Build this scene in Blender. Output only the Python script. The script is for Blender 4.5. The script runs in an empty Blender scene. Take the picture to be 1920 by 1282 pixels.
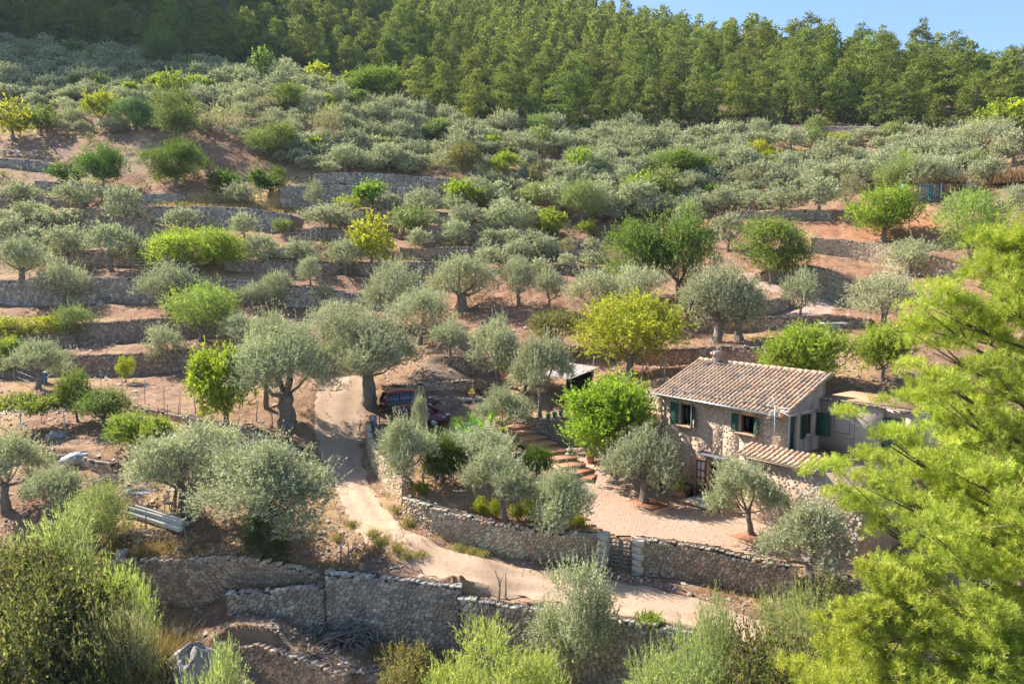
import bpy, math, random
import numpy as np
from mathutils import Vector
R=math.radians
sc=bpy.context.scene
# ---------------------------------------------------------------- camera
FPX=1371.0; CAMZ=12.7; PITCH=R(5.5)
cam=bpy.data.cameras.new('camera'); camo=bpy.data.objects.new('camera',cam); sc.collection.objects.link(camo)
camo.location=(0,0,CAMZ); camo.rotation_euler=(R(90)-PITCH,0,0)
cam.sensor_width=36; cam.lens=36*FPX/1920; cam.clip_start=.5; cam.clip_end=3000
sc.camera=camo
# ---------------------------------------------------------------- sky, sun, exposure
SUN_EL=R(41); SUN_AZ=R(-57)          # azimuth measured from +Y towards +X
w=bpy.data.worlds.new('World'); sc.world=w; w.use_nodes=True
nt=w.node_tree; bg=nt.nodes['Background']
sky=nt.nodes.new('ShaderNodeTexSky'); sky.sky_type='NISHITA'; sky.sun_disc=False
sky.sun_elevation=SUN_EL; sky.sun_rotation=SUN_AZ; sky.air_density=1.0; sky.dust_density=.4; sky.ozone_density=4.0
nt.links.new(sky.outputs[0],bg.inputs[0]); bg.inputs[1].default_value=.085
sun=bpy.data.lights.new('sun','SUN'); sun.energy=5.0; sun.angle=R(.6); sun.color=(1,.93,.82)
suno=bpy.data.objects.new('sun',sun); sc.collection.objects.link(suno)
sd=Vector((math.sin(SUN_AZ)*math.cos(SUN_EL),math.cos(SUN_AZ)*math.cos(SUN_EL),math.sin(SUN_EL)))
suno.rotation_euler=sd.to_track_quat('Z','Y').to_euler()
sc.view_settings.view_transform='Standard'; sc.view_settings.look='None'
sc.view_settings.exposure=1.5; sc.view_settings.gamma=1
try:
    sc.cycles.max_bounces=6; sc.cycles.transparent_max_bounces=4; sc.cycles.transmission_bounces=3; sc.cycles.diffuse_bounces=3; sc.cycles.glossy_bounces=2
    sc.cycles.volume_bounces=0
except Exception: pass
# ---------------------------------------------------------------- helpers
rng=np.random.default_rng(7); rnd=random.Random(11)
def link(o,parent=None):
    sc.collection.objects.link(o)
    if parent is not None: o.parent=parent
    return o
def tag(o,label=None,cat=None,group=None,kind=None):
    if label: o['label']=label
    if cat: o['category']=cat
    if group: o['group']=group
    if kind: o['kind']=kind
    return o
def empty(name,loc,rz=0.0,label=None,cat=None,group=None,s=1.0):
    o=bpy.data.objects.new(name,None); o.empty_display_size=.2; link(o); o.location=tuple(loc); o.rotation_euler=(0,0,rz); o.scale=(s,s,s)
    return tag(o,label,cat,group)
def npmesh(name,V,F,mats,col=None,smooth=False,mi=None):
    """V (n,3); F (m,k) int array or list of index lists."""
    me=bpy.data.meshes.new(name); V=np.asarray(V,dtype=np.float32)
    me.vertices.add(len(V)); me.vertices.foreach_set('co',V.ravel())
    if isinstance(F,np.ndarray):
        k=F.shape[1]; m=len(F); li=F.ravel(); ls=np.arange(m)*k; lt=np.full(m,k)
    else:
        lt=np.array([len(f) for f in F],dtype=np.int32); li=np.fromiter((i for f in F for i in f),dtype=np.int32); ls=np.concatenate([[0],np.cumsum(lt)[:-1]]); m=len(F)
    me.loops.add(len(li)); me.loops.foreach_set('vertex_index',li.astype(np.int32))
    me.polygons.add(m); me.polygons.foreach_set('loop_start',ls.astype(np.int32)); me.polygons.foreach_set('loop_total',lt.astype(np.int32))
    if smooth: me.polygons.foreach_set('use_smooth',np.ones(m,dtype=bool))
    if mi is not None: me.polygons.foreach_set('material_index',np.asarray(mi,dtype=np.int32))
    if not isinstance(mats,(list,tuple)): mats=[mats]
    for q in mats: me.materials.append(q)
    me.update(calc_edges=True); me.validate()
    if col is not None:
        a=me.color_attributes.new('Col','FLOAT_COLOR','POINT'); c=np.ones((len(V),4),dtype=np.float32); c[:,:3]=col; a.data.foreach_set('color',c.ravel())
    return me
class MB:
    """collects primitives, builds ONE mesh object"""
    def __init__(s): s.v=[]; s.f=[]; s.m=[]; s.c=[]; s.n=0
    def add(s,V,F,mi=0,col=(1,1,1)):
        V=[tuple(p) for p in V]; s.v+=V; s.f+=[[i+s.n for i in f] for f in F]; s.m+=[mi]*len(F); s.c+=[col]*len(V); s.n+=len(V); return s
    def box(s,c,size,rz=0,mi=0,col=(1,1,1),bev=0.0,rx=0,ry=0):
        from mathutils import Euler
        hx,hy,hz=[a/2 for a in size]; b=min(bev,hx*.9,hy*.9,hz*.9); Rm=Euler((rx,ry,rz)).to_matrix(); C=Vector(c)
        if b<=0:
            P=[(x*hx,y*hy,z*hz) for z in(-1,1) for y in(-1,1) for x in(-1,1)]
            F=[(0,2,3,1),(4,5,7,6),(0,1,5,4),(2,6,7,3),(0,4,6,2),(1,3,7,5)]
        else:
            P=[];F=[]
            idx={}
            for sx in(-1,1):
                for sy in(-1,1):
                    for sz in(-1,1):
                        for ax in range(3):
                            q=[sx*(hx-b),sy*(hy-b),sz*(hz-b)]; q[ax]=[sx*hx,sy*hy,sz*hz][ax]
                            idx[(sx,sy,sz,ax)]=len(P); P.append(tuple(q))
            def g(sx,sy,sz,ax): return idx[(sx,sy,sz,ax)]
            for sg in(-1,1):
                F.append([g(sg,-1,-1,0),g(sg,1,-1,0),g(sg,1,1,0),g(sg,-1,1,0)][::sg])
                F.append([g(-1,sg,-1,1),g(-1,sg,1,1),g(1,sg,1,1),g(1,sg,-1,1)][::sg])
                F.append([g(-1,-1,sg,2),g(1,-1,sg,2),g(1,1,sg,2),g(-1,1,sg,2)][::sg])
            for a in(-1,1):
                for c2 in(-1,1):
                    F.append([g(a,c2,-1,0),g(a,c2,1,0),g(a,c2,1,1),g(a,c2,-1,1)])
                    F.append([g(a,-1,c2,0),g(a,1,c2,0),g(a,1,c2,2),g(a,-1,c2,2)])
                    F.append([g(-1,a,c2,1),g(1,a,c2,1),g(1,a,c2,2),g(-1,a,c2,2)])
                    for d in(-1,1): F.append([g(a,c2,d,0),g(a,c2,d,1),g(a,c2,d,2)])
        return s.add([C+Rm@Vector(p) for p in P],F,mi,col)
    def tube(s,pts,rad,n=8,mi=0,col=(1,1,1),cap=True,wob=0.0,seed=0):
        pts=[Vector(p) for p in pts]
        if not isinstance(rad,(list,tuple)): rad=[rad]*len(pts)
        V=[];F=[]; rr=random.Random(seed)
        up=Vector((0,0,1)); prev=None
        for i,p in enumerate(pts):
            t=(pts[min(i+1,len(pts)-1)]-pts[max(i-1,0)]).normalized()
            if prev is None:
                a=t.cross(Vector((0,1,0)) if abs(t.y)<.9 else Vector((1,0,0))).normalized()
            else: a=(prev-t*prev.dot(t)).normalized()
            prev=a; b=t.cross(a)
            for k in range(n):
                an=2*math.pi*k/n; r=rad[i]*(1+wob*rr.uniform(-1,1)); V.append(p+a*math.cos(an)*r+b*math.sin(an)*r)
        for i in range(len(pts)-1):
            for k in range(n):
                k2=(k+1)%n; F.append([i*n+k,i*n+k2,(i+1)*n+k2,(i+1)*n+k])
        if cap: F.append(list(range(n))[::-1]); F.append([(len(pts)-1)*n+k for k in range(n)])
        return s.add(V,F,mi,col)
    def lathe(s,prof,c=(0,0,0),n=16,mi=0,col=(1,1,1)):
        V=[];F=[]
        for (r,z) in prof:
            for k in range(n): V.append((c[0]+r*math.cos(2*math.pi*k/n),c[1]+r*math.sin(2*math.pi*k/n),c[2]+z))
        for i in range(len(prof)-1):
            for k in range(n):
                k2=(k+1)%n; F.append([i*n+k,i*n+k2,(i+1)*n+k2,(i+1)*n+k])
        F.append(list(range(n))[::-1]); F.append([(len(prof)-1)*n+k for k in range(n)])
        return s.add(V,F,mi,col)
    def build(s,name,mats,parent=None,smooth=False):
        me=npmesh(name,np.array(s.v,dtype=np.float32).reshape(-1,3),s.f,mats,np.array(s.c),smooth,s.m)
        o=bpy.data.objects.new(name,me); return link(o,parent)
# ---------------------------------------------------------------- materials
def mat(name,base=(.5,.5,.5),rough=.85,usecol=False,noise=None,bump=None,obj_rand=0,spec=.3,trans=None,metal=0.0,noise2=None,speck=None):
    """noise=(scale,amount,color2); bump=(scale,strength,dist); speck=(scale,lo,hi,color)"""
    m=bpy.data.materials.new(name); m.use_nodes=True; n=m.node_tree; b=n.nodes['Principled BSDF']; L=n.links.new
    b.inputs['Roughness'].default_value=rough; b.inputs['Specular IOR Level'].default_value=spec; b.inputs['Metallic'].default_value=metal
    def N(t,**k):
        q=n.nodes.new(t)
        for a,v in k.items(): setattr(q,a,v)
        return q
    c=None
    if usecol:
        a=N('ShaderNodeVertexColor',layer_name='Col'); c=a.outputs['Color']
        if base is not None:
            x=N('ShaderNodeMix',data_type='RGBA',blend_type='MULTIPLY'); x.inputs[0].default_value=1; L(c,x.inputs[6]); x.inputs[7].default_value=(*base,1); c=x.outputs[2]
    else:
        q=N('ShaderNodeRGB'); q.outputs[0].default_value=(*base,1); c=q.outputs[0]
    tc=N('ShaderNodeTexCoord'); co=tc.outputs['Object']
    for nz in (noise,noise2):
        if nz:
            t=N('ShaderNodeTexNoise'); t.inputs['Scale'].default_value=nz[0]; t.inputs['Detail'].default_value=6; t.inputs['Roughness'].default_value=.65; L(co,t.inputs['Vector'])
            r=N('ShaderNodeMapRange'); r.inputs[1].default_value=.38; r.inputs[2].default_value=.62; L(t.outputs['Fac'],r.inputs[0])
            k=N('ShaderNodeMath',operation='MULTIPLY'); L(r.outputs[0],k.inputs[0]); k.inputs[1].default_value=nz[1]
            x=N('ShaderNodeMix',data_type='RGBA'); L(k.outputs[0],x.inputs[0]); L(c,x.inputs[6]); x.inputs[7].default_value=(*nz[2],1); c=x.outputs[2]
    if speck:
        t=N('ShaderNodeTexNoise'); t.inputs['Scale'].default_value=speck[0]; t.inputs['Detail'].default_value=3; L(co,t.inputs['Vector'])
        r=N('ShaderNodeMapRange'); r.inputs[1].default_value=speck[1]; r.inputs[2].default_value=speck[2]; L(t.outputs['Fac'],r.inputs[0])
        x=N('ShaderNodeMix',data_type='RGBA'); L(r.outputs[0],x.inputs[0]); L(c,x.inputs[6]); x.inputs[7].default_value=(*speck[3],1); c=x.outputs[2]
    if obj_rand:
        oi=N('ShaderNodeObjectInfo'); hs=N('ShaderNodeHueSaturation')
        r1=N('ShaderNodeMapRange'); r1.inputs[3].default_value=1-obj_rand; r1.inputs[4].default_value=1+obj_rand*.7; L(oi.outputs['Random'],r1.inputs[0]); L(r1.outputs[0],hs.inputs['Value'])
        r2=N('ShaderNodeMath',operation='MULTIPLY_ADD'); fr=N('ShaderNodeMath',operation='FRACT'); mm=N('ShaderNodeMath',operation='MULTIPLY'); L(oi.outputs['Random'],mm.inputs[0]); mm.inputs[1].default_value=7.31; L(mm.outputs[0],fr.inputs[0]); L(fr.outputs[0],r2.inputs[0]); r2.inputs[1].default_value=.03; r2.inputs[2].default_value=.485; L(r2.outputs[0],hs.inputs['Hue'])
        L(c,hs.inputs['Color']); c=hs.outputs[0]
    L(c,b.inputs['Base Color'])
    if bump:
        t=N('ShaderNodeTexNoise'); t.inputs['Scale'].default_value=bump[0]; t.inputs['Detail'].default_value=8; t.inputs['Roughness'].default_value=.7; L(co,t.inputs['Vector'])
        bb=N('ShaderNodeBump'); bb.inputs['Strength'].default_value=bump[1]; bb.inputs['Distance'].default_value=bump[2]; L(t.outputs['Fac'],bb.inputs['Height']); L(bb.outputs[0],b.inputs['Normal'])
    if trans:
        out=n.nodes['Material Output']; tr=N('ShaderNodeBsdfTranslucent'); mx=N('ShaderNodeMixShader'); mx.inputs[0].default_value=trans[0]
        g=N('ShaderNodeMix',data_type='RGBA',blend_type='MULTIPLY'); g.inputs[0].default_value=1; L(c,g.inputs[6]); g.inputs[7].default_value=(*trans[1],1); L(g.outputs[2],tr.inputs['Color'])
        L(b.outputs[0],mx.inputs[1]); L(tr.outputs[0],mx.inputs[2]); L(mx.outputs[0],out.inputs['Surface'])
    return m
# ---------------------------------------------------------------- ground shape
CP_,SP_=math.cos(PITCH),math.sin(PITCH)
def raydir(px,py):
    a=(px-960)/FPX; c=(py-641)/FPX
    return np.array([a,CP_-c*SP_,-SP_-c*CP_])       # y-comp = horizontal forward; per unit depth
def pxY(px,py,Y):
    d=raydir(px,py); t=Y/d[1]; return np.array([d[0]*t,Y,CAMZ+d[2]*t])
def pxZ(px,py,z):
    d=raydir(px,py); t=(z-CAMZ)/d[2]; return np.array([d[0]*t,d[1]*t,z])
def ppm(P):                                        # photo pixels per metre at a world point
    return FPX/(P[1]*CP_-(P[2]-CAMZ)*SP_)
ctrl=[]
for px,py,z in [(400,1180,-3.4),(250,1250,-5),(480,1172,-3.3),(540,1188,-3.45),(600,1210,-3.55),(450,1190,-3.45),(700,1228,-3.7),(1000,1262,-4.2),
 (450,1040,-.6),(260,1040,-.9),(740,1020,-.3),(640,850,.7),(620,740,1.9),(690,940,.0),(900,1045,-.5),(1160,1085,-.9),(1300,1130,-1.3),(1420,1175,-1.7),
 (1150,960,0.1),(1300,1000,-.1),(1080,900,.2),(1330,935,0),(1240,905,.1),(1450,1020,-.25),(1560,1075,-.4),(1400,960,0),(860,925,.35),(950,960,.2),(800,880,.8),
 (350,980,-.1),(150,870,.8),(60,960,-.4),(500,900,.4),(960,800,1.7),(820,790,1.9),(760,770,2.1),(900,760,2.1),(1150,850,.9),(1070,850,.7),(1050,770,2.9),(1200,785,3.4),(1220,740,4.9)]:
    ctrl.append(pxZ(px,py,z))
for px,py,Y in [
 (0,800,50),(150,800,50),(300,800,48.5),(400,760,54),(100,740,57),(250,740,57),(540,780,52),
 (0,715,61),(200,712,61.5),(350,705,62),(480,700,61.5),(560,690,62),(600,660,66),(650,700,60),
 (0,655,66),(200,652,66),(400,645,67),(560,620,71),(700,620,71),
 (0,590,74),(150,590,74),(350,585,74.5),(480,600,72.5),(640,590,75),(760,580,77),
 (0,510,83),(200,508,83),(330,512,82),(500,520,81),(620,530,81),
 (60,460,89),(200,460,89),(400,460,89),(560,470,88),(700,520,84),(700,470,90),
 (100,395,98),(250,385,99),(400,383,100),(520,400,98),(650,420,97),
 (50,345,106),(200,345,106),(330,355,105),(520,345,108),(700,345,110),
 (50,290,115),(200,290,116),(400,290,117),(600,290,119),
 (0,200,136),(250,200,138),(450,200,140),(600,200,142),
 (100,130,160),(300,120,168),(500,140,168),(640,170,158),(720,190,162),
 (0,70,190),(300,75,196),(600,80,200),(800,130,190),
 (0,0,250),(400,0,262),(800,0,275),(960,68,245),(1060,50,268),
 (960,620,68),(960,560,76),(960,500,86),(960,440,95),(960,400,103),(960,340,114),(960,280,128),(860,240,140),(960,235,150),
 (800,660,62),(800,690,58.5),(750,690,60.5),(845,692,58.6),(860,645,64),(870,705,57.5),(1000,690,59),(1090,650,62),(1180,690,57),(1240,690,57),(1250,640,63),
 (1345,640,61),(1460,630,62),(1560,618,63),(1410,600,66),(1500,595,67),(1570,575,69.5),(1480,545,74),(1390,515,79),
 (1640,540,73),(1700,560,69),(1600,500,79),(1530,480,82),(1620,430,87),(1740,430,84),(1550,400,93),(1740,370,91),(1840,370,86),(1900,400,80),
 (1100,560,76),(1100,480,90),(1100,400,104),(1100,320,120),(1100,260,138),(1250,450,94),(1250,350,112),(1250,270,134),
 (1400,400,97),(1400,320,113),(1400,255,136),(1560,340,106),(1560,285,122),(1700,300,112),(1700,245,132),(1550,240,140),(1850,300,100),(1920,280,98),
 (1150,190,170),(1150,126,205),(1150,72,240),(1300,180,170),(1300,134,198),(1500,180,165),(1500,140,188),(1700,185,160),(1700,160,180),(1900,205,150),(1900,195,165),
 (1700,650,54),(1850,600,60),(1600,690,51),(1480,680,53),(1900,700,48)]:
    ctrl.append(pxY(px,py,Y))
for x,y,z in [(0,18,-6.5),(-25,18,-8),(25,18,-5.5),(-45,30,-5),(50,30,-3),(8,24,-5.4),(20,22,-5),(-30,28,-6.2),(-80,60,3),(90,60,6),(70,45,2.5),(30,33,-1),(42,36,0),
 (0,320,125),(-120,300,150),(-200,200,112),(-110,100,30),(120,110,32),(200,180,48),(130,200,55),(60,230,77),(160,260,48),(80,300,66),(-200,350,175),(0,420,120),(200,380,40),(-150,140,62),(-90,230,105),
 (12.9,42,.05),(17,45,2.8),(22,40,2.8)]:
    ctrl.append(np.array([x,y,z],dtype=float))
ctrl=np.array(ctrl)
def _tps(d2): return .5*d2*np.log(d2+1e-9)
_X=ctrl[:,:2]/50.0; _n=len(_X)
def tps_fit(XY,z,lam):
    global _X,_n,_W
    _X=XY/50.0; _n=len(_X); A=np.zeros((_n+3,_n+3)); A[:_n,:_n]=_tps(((_X[:,None]-_X[None])**2).sum(-1))+np.eye(_n)*lam
    P=np.c_[np.ones(_n),_X]; A[:_n,_n:]=P; A[_n:,:_n]=P.T; _W=np.linalg.solve(A,np.r_[z,0,0,0])
def shade_mtn(x,y): return 125*np.exp(-((x+275)/85)**2-((y-310)/105)**2)  # unseen hill added beyond the left edge to shade the forest corner
tps_fit(ctrl[:,:2],ctrl[:,2],.004)
def Sf(x,y):
    x=np.atleast_1d(np.asarray(x,float)).ravel()/50; y=np.atleast_1d(np.asarray(y,float)).ravel()/50; out=np.zeros(len(x))
    for i in range(0,len(x),20000):
        a=x[i:i+20000]; b=y[i:i+20000]
        out[i:i+20000]=_tps((a[:,None]-_X[:,0])**2+(b[:,None]-_X[:,1])**2)@_W[:_n]+_W[_n]+_W[_n+1]*a+_W[_n+2]*b
    return out+shade_mtn(x*50,y*50)
def cast(px,py,fn):
    d=raydir(px,py); d=d/d[1]
    Y=np.geomspace(22,420,1500); z=CAMZ+d[2]*Y; h=fn(d[0]*Y,Y); s=z-h
    k=np.where((s[:-1]>0)&(s[1:]<=0))[0]
    if len(k)==0:
        j=int(np.argmin(np.abs(s))); return np.array([d[0]*Y[j],Y[j],h[j]])
    k=k[0]; t=s[k]/(s[k]-s[k+1]); y=Y[k]+(Y[k+1]-Y[k])*t
    return np.array([d[0]*y,y,CAMZ+d[2]*y])
# walls: mid-height line in the photograph -> plan; each point px,py,step height; then parapet height, decay, style
WALLS={
 'tall':([(612,1128,2.2),(680,1136,2.3),(770,1148,2.4),(862,1162,2.4)],.3,3,'near'),
 'road':([(864,1178,2.6),(1000,1203,2.7),(1140,1222,2.8),(1280,1250,2.8),(1400,1280,2.6),(1520,1315,2.4)],.1,3,'near'),
 'ramp':([(425,1130,.6),(488,1132,1.1),(547,1132,1.4),(605,1137,1.8)],.1,1.6,'near'),
 'left':([(215,1092,1.9),(300,1094,2.0),(390,1092,2.1),(391,1090,2.1),(480,1079,1.5),(560,1087,1.0),(605,1100,.8)],.12,4,'near'),
 'curve':([(397,1225,.5),(437,1240,1.3),(510,1262,1.8),(583,1290,2),(649,1317,2)],.1,1.3,'near'),
 'garden_upper':([(688,815,.6),(692,848,.8),(702,870,.9),(722,898,1.0),(742,922,1.0),(756,936,1.0)],.6,2.5,'near'),
 'garden':([(758,961,.75),(800,980,.75),(860,998,.8),(940,1020,.8),(1040,1031,.85),(1137,1037,.75)],.5,2.5,'near'),
 'gate_right':([(1192,1048,.75),(1300,1062,.8),(1400,1086,.8),(1492,1108,.8)],.6,2.5,'near'),
 'gate_far':([(1560,1110,.9),(1640,1128,1.0),(1740,1155,1.1),(1880,1195,1.2)],.3,2.5,'near'),
 'steps':([(966,789,.5),(1008,812,1.5),(1045,806,1.7),(1078,808,1.7),(1125,812,1.6)],.12,2.5,'near'),
 'house_side':([(1140,752,1.5),(1190,756,1.6),(1238,768,1.6)],.12,3,'mid'),
 'cars':([(716,727,.3),(790,729,.6),(860,727,.6),(905,718,.4)],.08,2.5,'mid'),
 'path':([(832,676,.6),(870,682,1.0),(920,684,1.1),(975,680,1.0),(1030,668,.8)],.05,3,'mid'),
 'fence':([(-60,690,1.6),(110,690,1.7),(200,686,1.8),(290,684,1.8),(345,676,1.6),(440,662,1.3),(485,658,.8)],.1,4,'mid'),
 'second':([(-60,640,1.8),(60,634,1.9),(230,624,2.0),(330,614,1.9),(440,612,1.6),(510,612,.8)],.1,4,'mid'),
 'hut_terrace':([(-60,548,2.5),(100,549,2.6),(200,544,2.6),(290,545,2.5),(420,545,2.2),(520,555,2.2),(600,560,2.2),(650,566,1.6),(725,568,1.2)],.1,4,'mid'),
 'hut_back':([(100,488,1.4),(200,490,1.9),(300,488,1.9)],.1,3,'far'),
 'hut_right':([(420,500,1.0),(500,500,1.2),(600,502,1.2),(740,503,1.5),(840,503,1.2)],.1,3,'far'),
 'upper_left':([(10,413,1.6),(80,424,2.1),(160,421,2.1),(240,422,2.1),(320,440,1.4)],.1,4,'far'),
 'upper_step':([(-20,448,.6),(60,455,.8),(140,458,.8)],.08,3,'far'),
 'grey_left':([(262,402,1.8),(380,410,2.8),(450,412,2.8),(545,420,2.2)],.12,4,'far'),
 'row_a':([(-20,305,1.2),(50,307,1.2),(98,316,1.0)],.1,3,'far'),
 'row_b':([(66,350,1.3),(130,352,1.2),(205,360,1.0)],.1,3,'far'),
 'row_c':([(-20,374,1.7),(60,383,1.5),(155,382,1.2)],.1,3,'far'),
 'row_d':([(255,372,1.0),(348,373,1.0)],.1,3,'far'),
 'grey_mid':([(525,372,2.9),(590,370,3.0),(660,369,3.0),(740,373,2.9),(850,372,2.2)],.1,4,'far'),
 'grey_top':([(590,338,1.6),(680,337,1.9),(770,343,1.8),(865,348,1.2)],.1,4,'far'),
 'row_e':([(640,404,.9),(740,403,1.3),(840,408,1.1)],.1,3,'far'),
 'row_f':([(760,440,1.9),(860,441,2.1),(950,438,2.0),(1030,446,1.2)],.1,3,'far'),
 'row_g':([(750,476,1.3),(850,479,1.6),(950,473,1.4),(1030,477,1.3),(1120,484,1.0)],.1,3,'far'),
 'row_j':([(556,440,1.1),(650,437,1.3),(740,431,1.0)],.1,3,'far'),
 'row_l':([(880,398,.9),(960,396,1.1),(1050,402,.9)],.1,3,'far'),
 'row_m':([(1030,505,.9),(1090,508,1.1),(1150,514,.9)],.1,3,'far'),
 'row_h':([(860,316,.9),(930,320,1.0),(1010,330,.8)],.1,3,'far'),
 'summit':([(700,200,1.0),(760,206,1.3),(820,216,1.0)],.1,3,'far'),
 'forest':([(1230,262,1.1),(1340,255,1.2),(1440,262,1.4),(1540,243,1.4),(1690,246,1.2)],.1,4,'far'),
 'row_i':([(1370,406,.8),(1470,404,1.1),(1560,405,1.2)],.1,3,'far'),
 'new_upper':([(1520,460,1.5),(1580,466,1.9),(1640,474,2.0),(1690,486,2.0),(1750,503,1.7),(1800,512,1.2)],.1,3,'pink'),
 'new_lower':([(1425,520,.8),(1478,516,2.2),(1520,527,2.7),(1560,536,2.9),(1596,556,2.0)],.1,3,'pink'),
 'path_low':([(1392,592,.9),(1430,580,1.2),(1478,566,1.0)],.08,2.5,'mid'),
 'bench_wall':([(1300,612,.8),(1400,609,1.1),(1500,606,1.1),(1570,604,1.2),(1630,610,.9)],.08,3,'mid'),
 'behind_house':([(1085,662,.9),(1150,662,1.0),(1260,672,1.1),(1340,666,1.4),(1440,668,1.2)],.08,3,'mid'),
 'far_right':([(1800,385,.9),(1870,392,1.6),(1980,402,1.9)],.1,3,'far'),
 'vine':([(-30,872,.6),(60,862,.7),(130,864,.7),(210,880,.6)],.06,2,'mid'),
 'orchard':([(250,768,.5),(330,786,.6),(400,800,.7),(480,822,.7),(560,850,.4)],.06,2,'mid'),
}
WL={}
for k,(pts,par,L,st) in WALLS.items():
    P=np.array([(cast(a,b,Sf) if k!='curve' else pxZ(a,b-h*23-3,-3.6))[:2] for a,b,h in pts]); H=np.array([p[2] for p in pts])
    s=np.r_[0,np.cumsum(np.hypot(*np.diff(P,axis=0).T))]; step=.5 if st=='near' else 1.0
    n=max(2,int(s[-1]/step)+1); u=np.linspace(0,s[-1],n)
    Q=np.c_[np.interp(u,s,P[:,0]),np.interp(u,s,P[:,1])]
    for _ in range(3 if st=='near' else 2): Q[1:-1]=(Q[:-2]+2*Q[1:-1]+Q[2:])/4
    hh=np.interp(u,s,H)
    WL[k]=dict(P=Q,h=hh,par=par,L=L,st=st)
def wall_offset(x,y):
    off=np.zeros(len(x))
    for W in WL.values():
        P,h,L=W['P'],W['h'],W['L']; m=L*3.2+2
        sel=np.where((x>P[:,0].min()-m)&(x<P[:,0].max()+m)&(y>P[:,1].min()-m)&(y<P[:,1].max()+m))[0]
        if len(sel)==0: continue
        X=x[sel];Y=y[sel]; best=np.full(len(sel),1e9); sg=np.zeros(len(sel)); hv=np.zeros(len(sel)); ov=np.zeros(len(sel))
        n=len(P)
        for i in range(n-1):
            ax,ay=P[i]; bx,by=P[i+1]; dx,dy=bx-ax,by-ay; l2=dx*dx+dy*dy
            t=((X-ax)*dx+(Y-ay)*dy)/l2; tc=np.clip(t,0,1); d=np.hypot(X-ax-tc*dx,Y-ay-tc*dy)
            up=best>d; best=np.where(up,d,best)
            cr=(dx*(Y-ay)-dy*(X-ax))/math.sqrt(l2)
            sg=np.where(up,cr,sg); hv=np.where(up,h[i]+(h[i+1]-h[i])*tc,hv)
            o=0
            if i==0: o=np.maximum(0,-t)*math.sqrt(l2)
            if i==n-2: o=np.maximum(o,np.maximum(0,t-1)*math.sqrt(l2))
            ov=np.where(up,o,ov)
        sd=np.where(ov>0,sg,np.sign(sg)*best)     # + = uphill (left of travel direction)
        wdt=.14+ov*.5
        q=np.clip((sd-.22)/wdt,-1,1)
        fade=np.exp(-(ov/2.2)**2)
        off[sel]+=q*hv/2*np.exp(-np.maximum(best-.3,0)/L)*fade
    return off
# refit the slope so that ground + wall steps pass through the control points and just above / below each wall
_c=[ctrl[[not any(np.hypot(W['P'][:,0]-c[0],W['P'][:,1]-c[1]).min()<1.3 for W in WL.values()) for c in ctrl]]]
for k,W in WL.items():
    P=W['P']; T=np.gradient(P,axis=0); T/=np.hypot(*T.T)[:,None]; W['zm']=Sf(P[:,0],P[:,1]) if k!='curve' else -3.65-W['h']/2; k3=np.array([.25,.5,.25])
    for _ in range(6): W['zm'][1:-1]=np.convolve(W['zm'],k3,'valid')
    idx=np.unique(np.linspace(0,len(P)-1,max(2,int(len(P)*(.25 if W['st']=='near' else .2)*1.0))).astype(int)); DN=np.c_[T[idx,1],-T[idx,0]]
    _c.append(np.c_[P[idx]-DN*.9,W['zm'][idx]+W['h'][idx]/2]); _c.append(np.c_[P[idx]+DN*.7,W['zm'][idx]-W['h'][idx]/2])
_c=np.concatenate(_c)
tps_fit(_c[:,:2],_c[:,2]-wall_offset(_c[:,0],_c[:,1])-shade_mtn(_c[:,0],_c[:,1])*(_c[:,1]<230),.0008)
def HS(x,y): return Sf(x,y)+wall_offset(np.asarray(x,float),np.asarray(y,float))
# roads: paired edges
def ribbon_px(A,B,n):
    def rs(E):
        E=np.array([cast(a,b,HS)[:2] for a,b in E]); s=np.r_[0,np.cumsum(np.hypot(*np.diff(E,axis=0).T))]; u=np.linspace(0,s[-1],n)
        Q=np.c_[np.interp(u,s,E[:,0]),np.interp(u,s,E[:,1])]
        for _ in range(6): Q[1:-1]=(Q[:-2]+2*Q[1:-1]+Q[2:])/4
        return Q
    return rs(A),rs(B)
ROADS={
 'dirt_road':ribbon_px([(640,706),(600,722),(588,750),(590,800),(600,850),(622,900),(648,960),(668,1002),(705,1032),(765,1057),(860,1085),(1000,1118),(1140,1150),(1250,1172),(1400,1206),(1560,1250)],
                    [(690,706),(690,722),(686,750),(679,800),(682,860),(700,922),(735,968),(775,1000),(830,1022),(900,1042),(1000,1064),(1100,1078),(1190,1092),(1300,1118),(1400,1152),(1560,1200)],110),
 'upper_path':ribbon_px([(1400,604),(1480,604),(1545,593),(1584,574),(1560,553),(1500,541),(1440,526),(1360,508)],
                        [(1396,597),(1468,586),(1500,579),(1512,570),(1492,558),(1460,549),(1420,539),(1360,521)],60),
}
def road_mask(x,y):
    m=np.zeros(len(x))
    for k,(A,B) in ROADS.items():
        C=(A+B)/2; W=np.hypot(*(A-B).T)/2
        sel=np.where((x>C[:,0].min()-4)&(x<C[:,0].max()+4)&(y>C[:,1].min()-4)&(y<C[:,1].max()+4))[0]
        if len(sel)==0: continue
        best=np.full(len(sel),1e9)
        for c,w_ in zip(C,W): best=np.minimum(best,np.hypot(x[sel]-c[0],y[sel]-c[1])-w_)
        m[sel]=np.maximum(m[sel],np.clip(.5-best/.8,0,1))
    return m
YARD_PX=[(1137,1002),(1192,1008),(1300,1020),(1400,1040),(1490,1062),(1570,1092),(1700,1100),(1600,1040),(1500,995),(1420,968),(1335,938),(1240,908),(1195,890),(1150,845),(1120,820),(1050,838),(1075,870),(1095,895),(1070,930),(1085,965),(1110,985)]
YARD=np.array([cast(a,b,HS)[:2] for a,b in YARD_PX])
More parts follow.
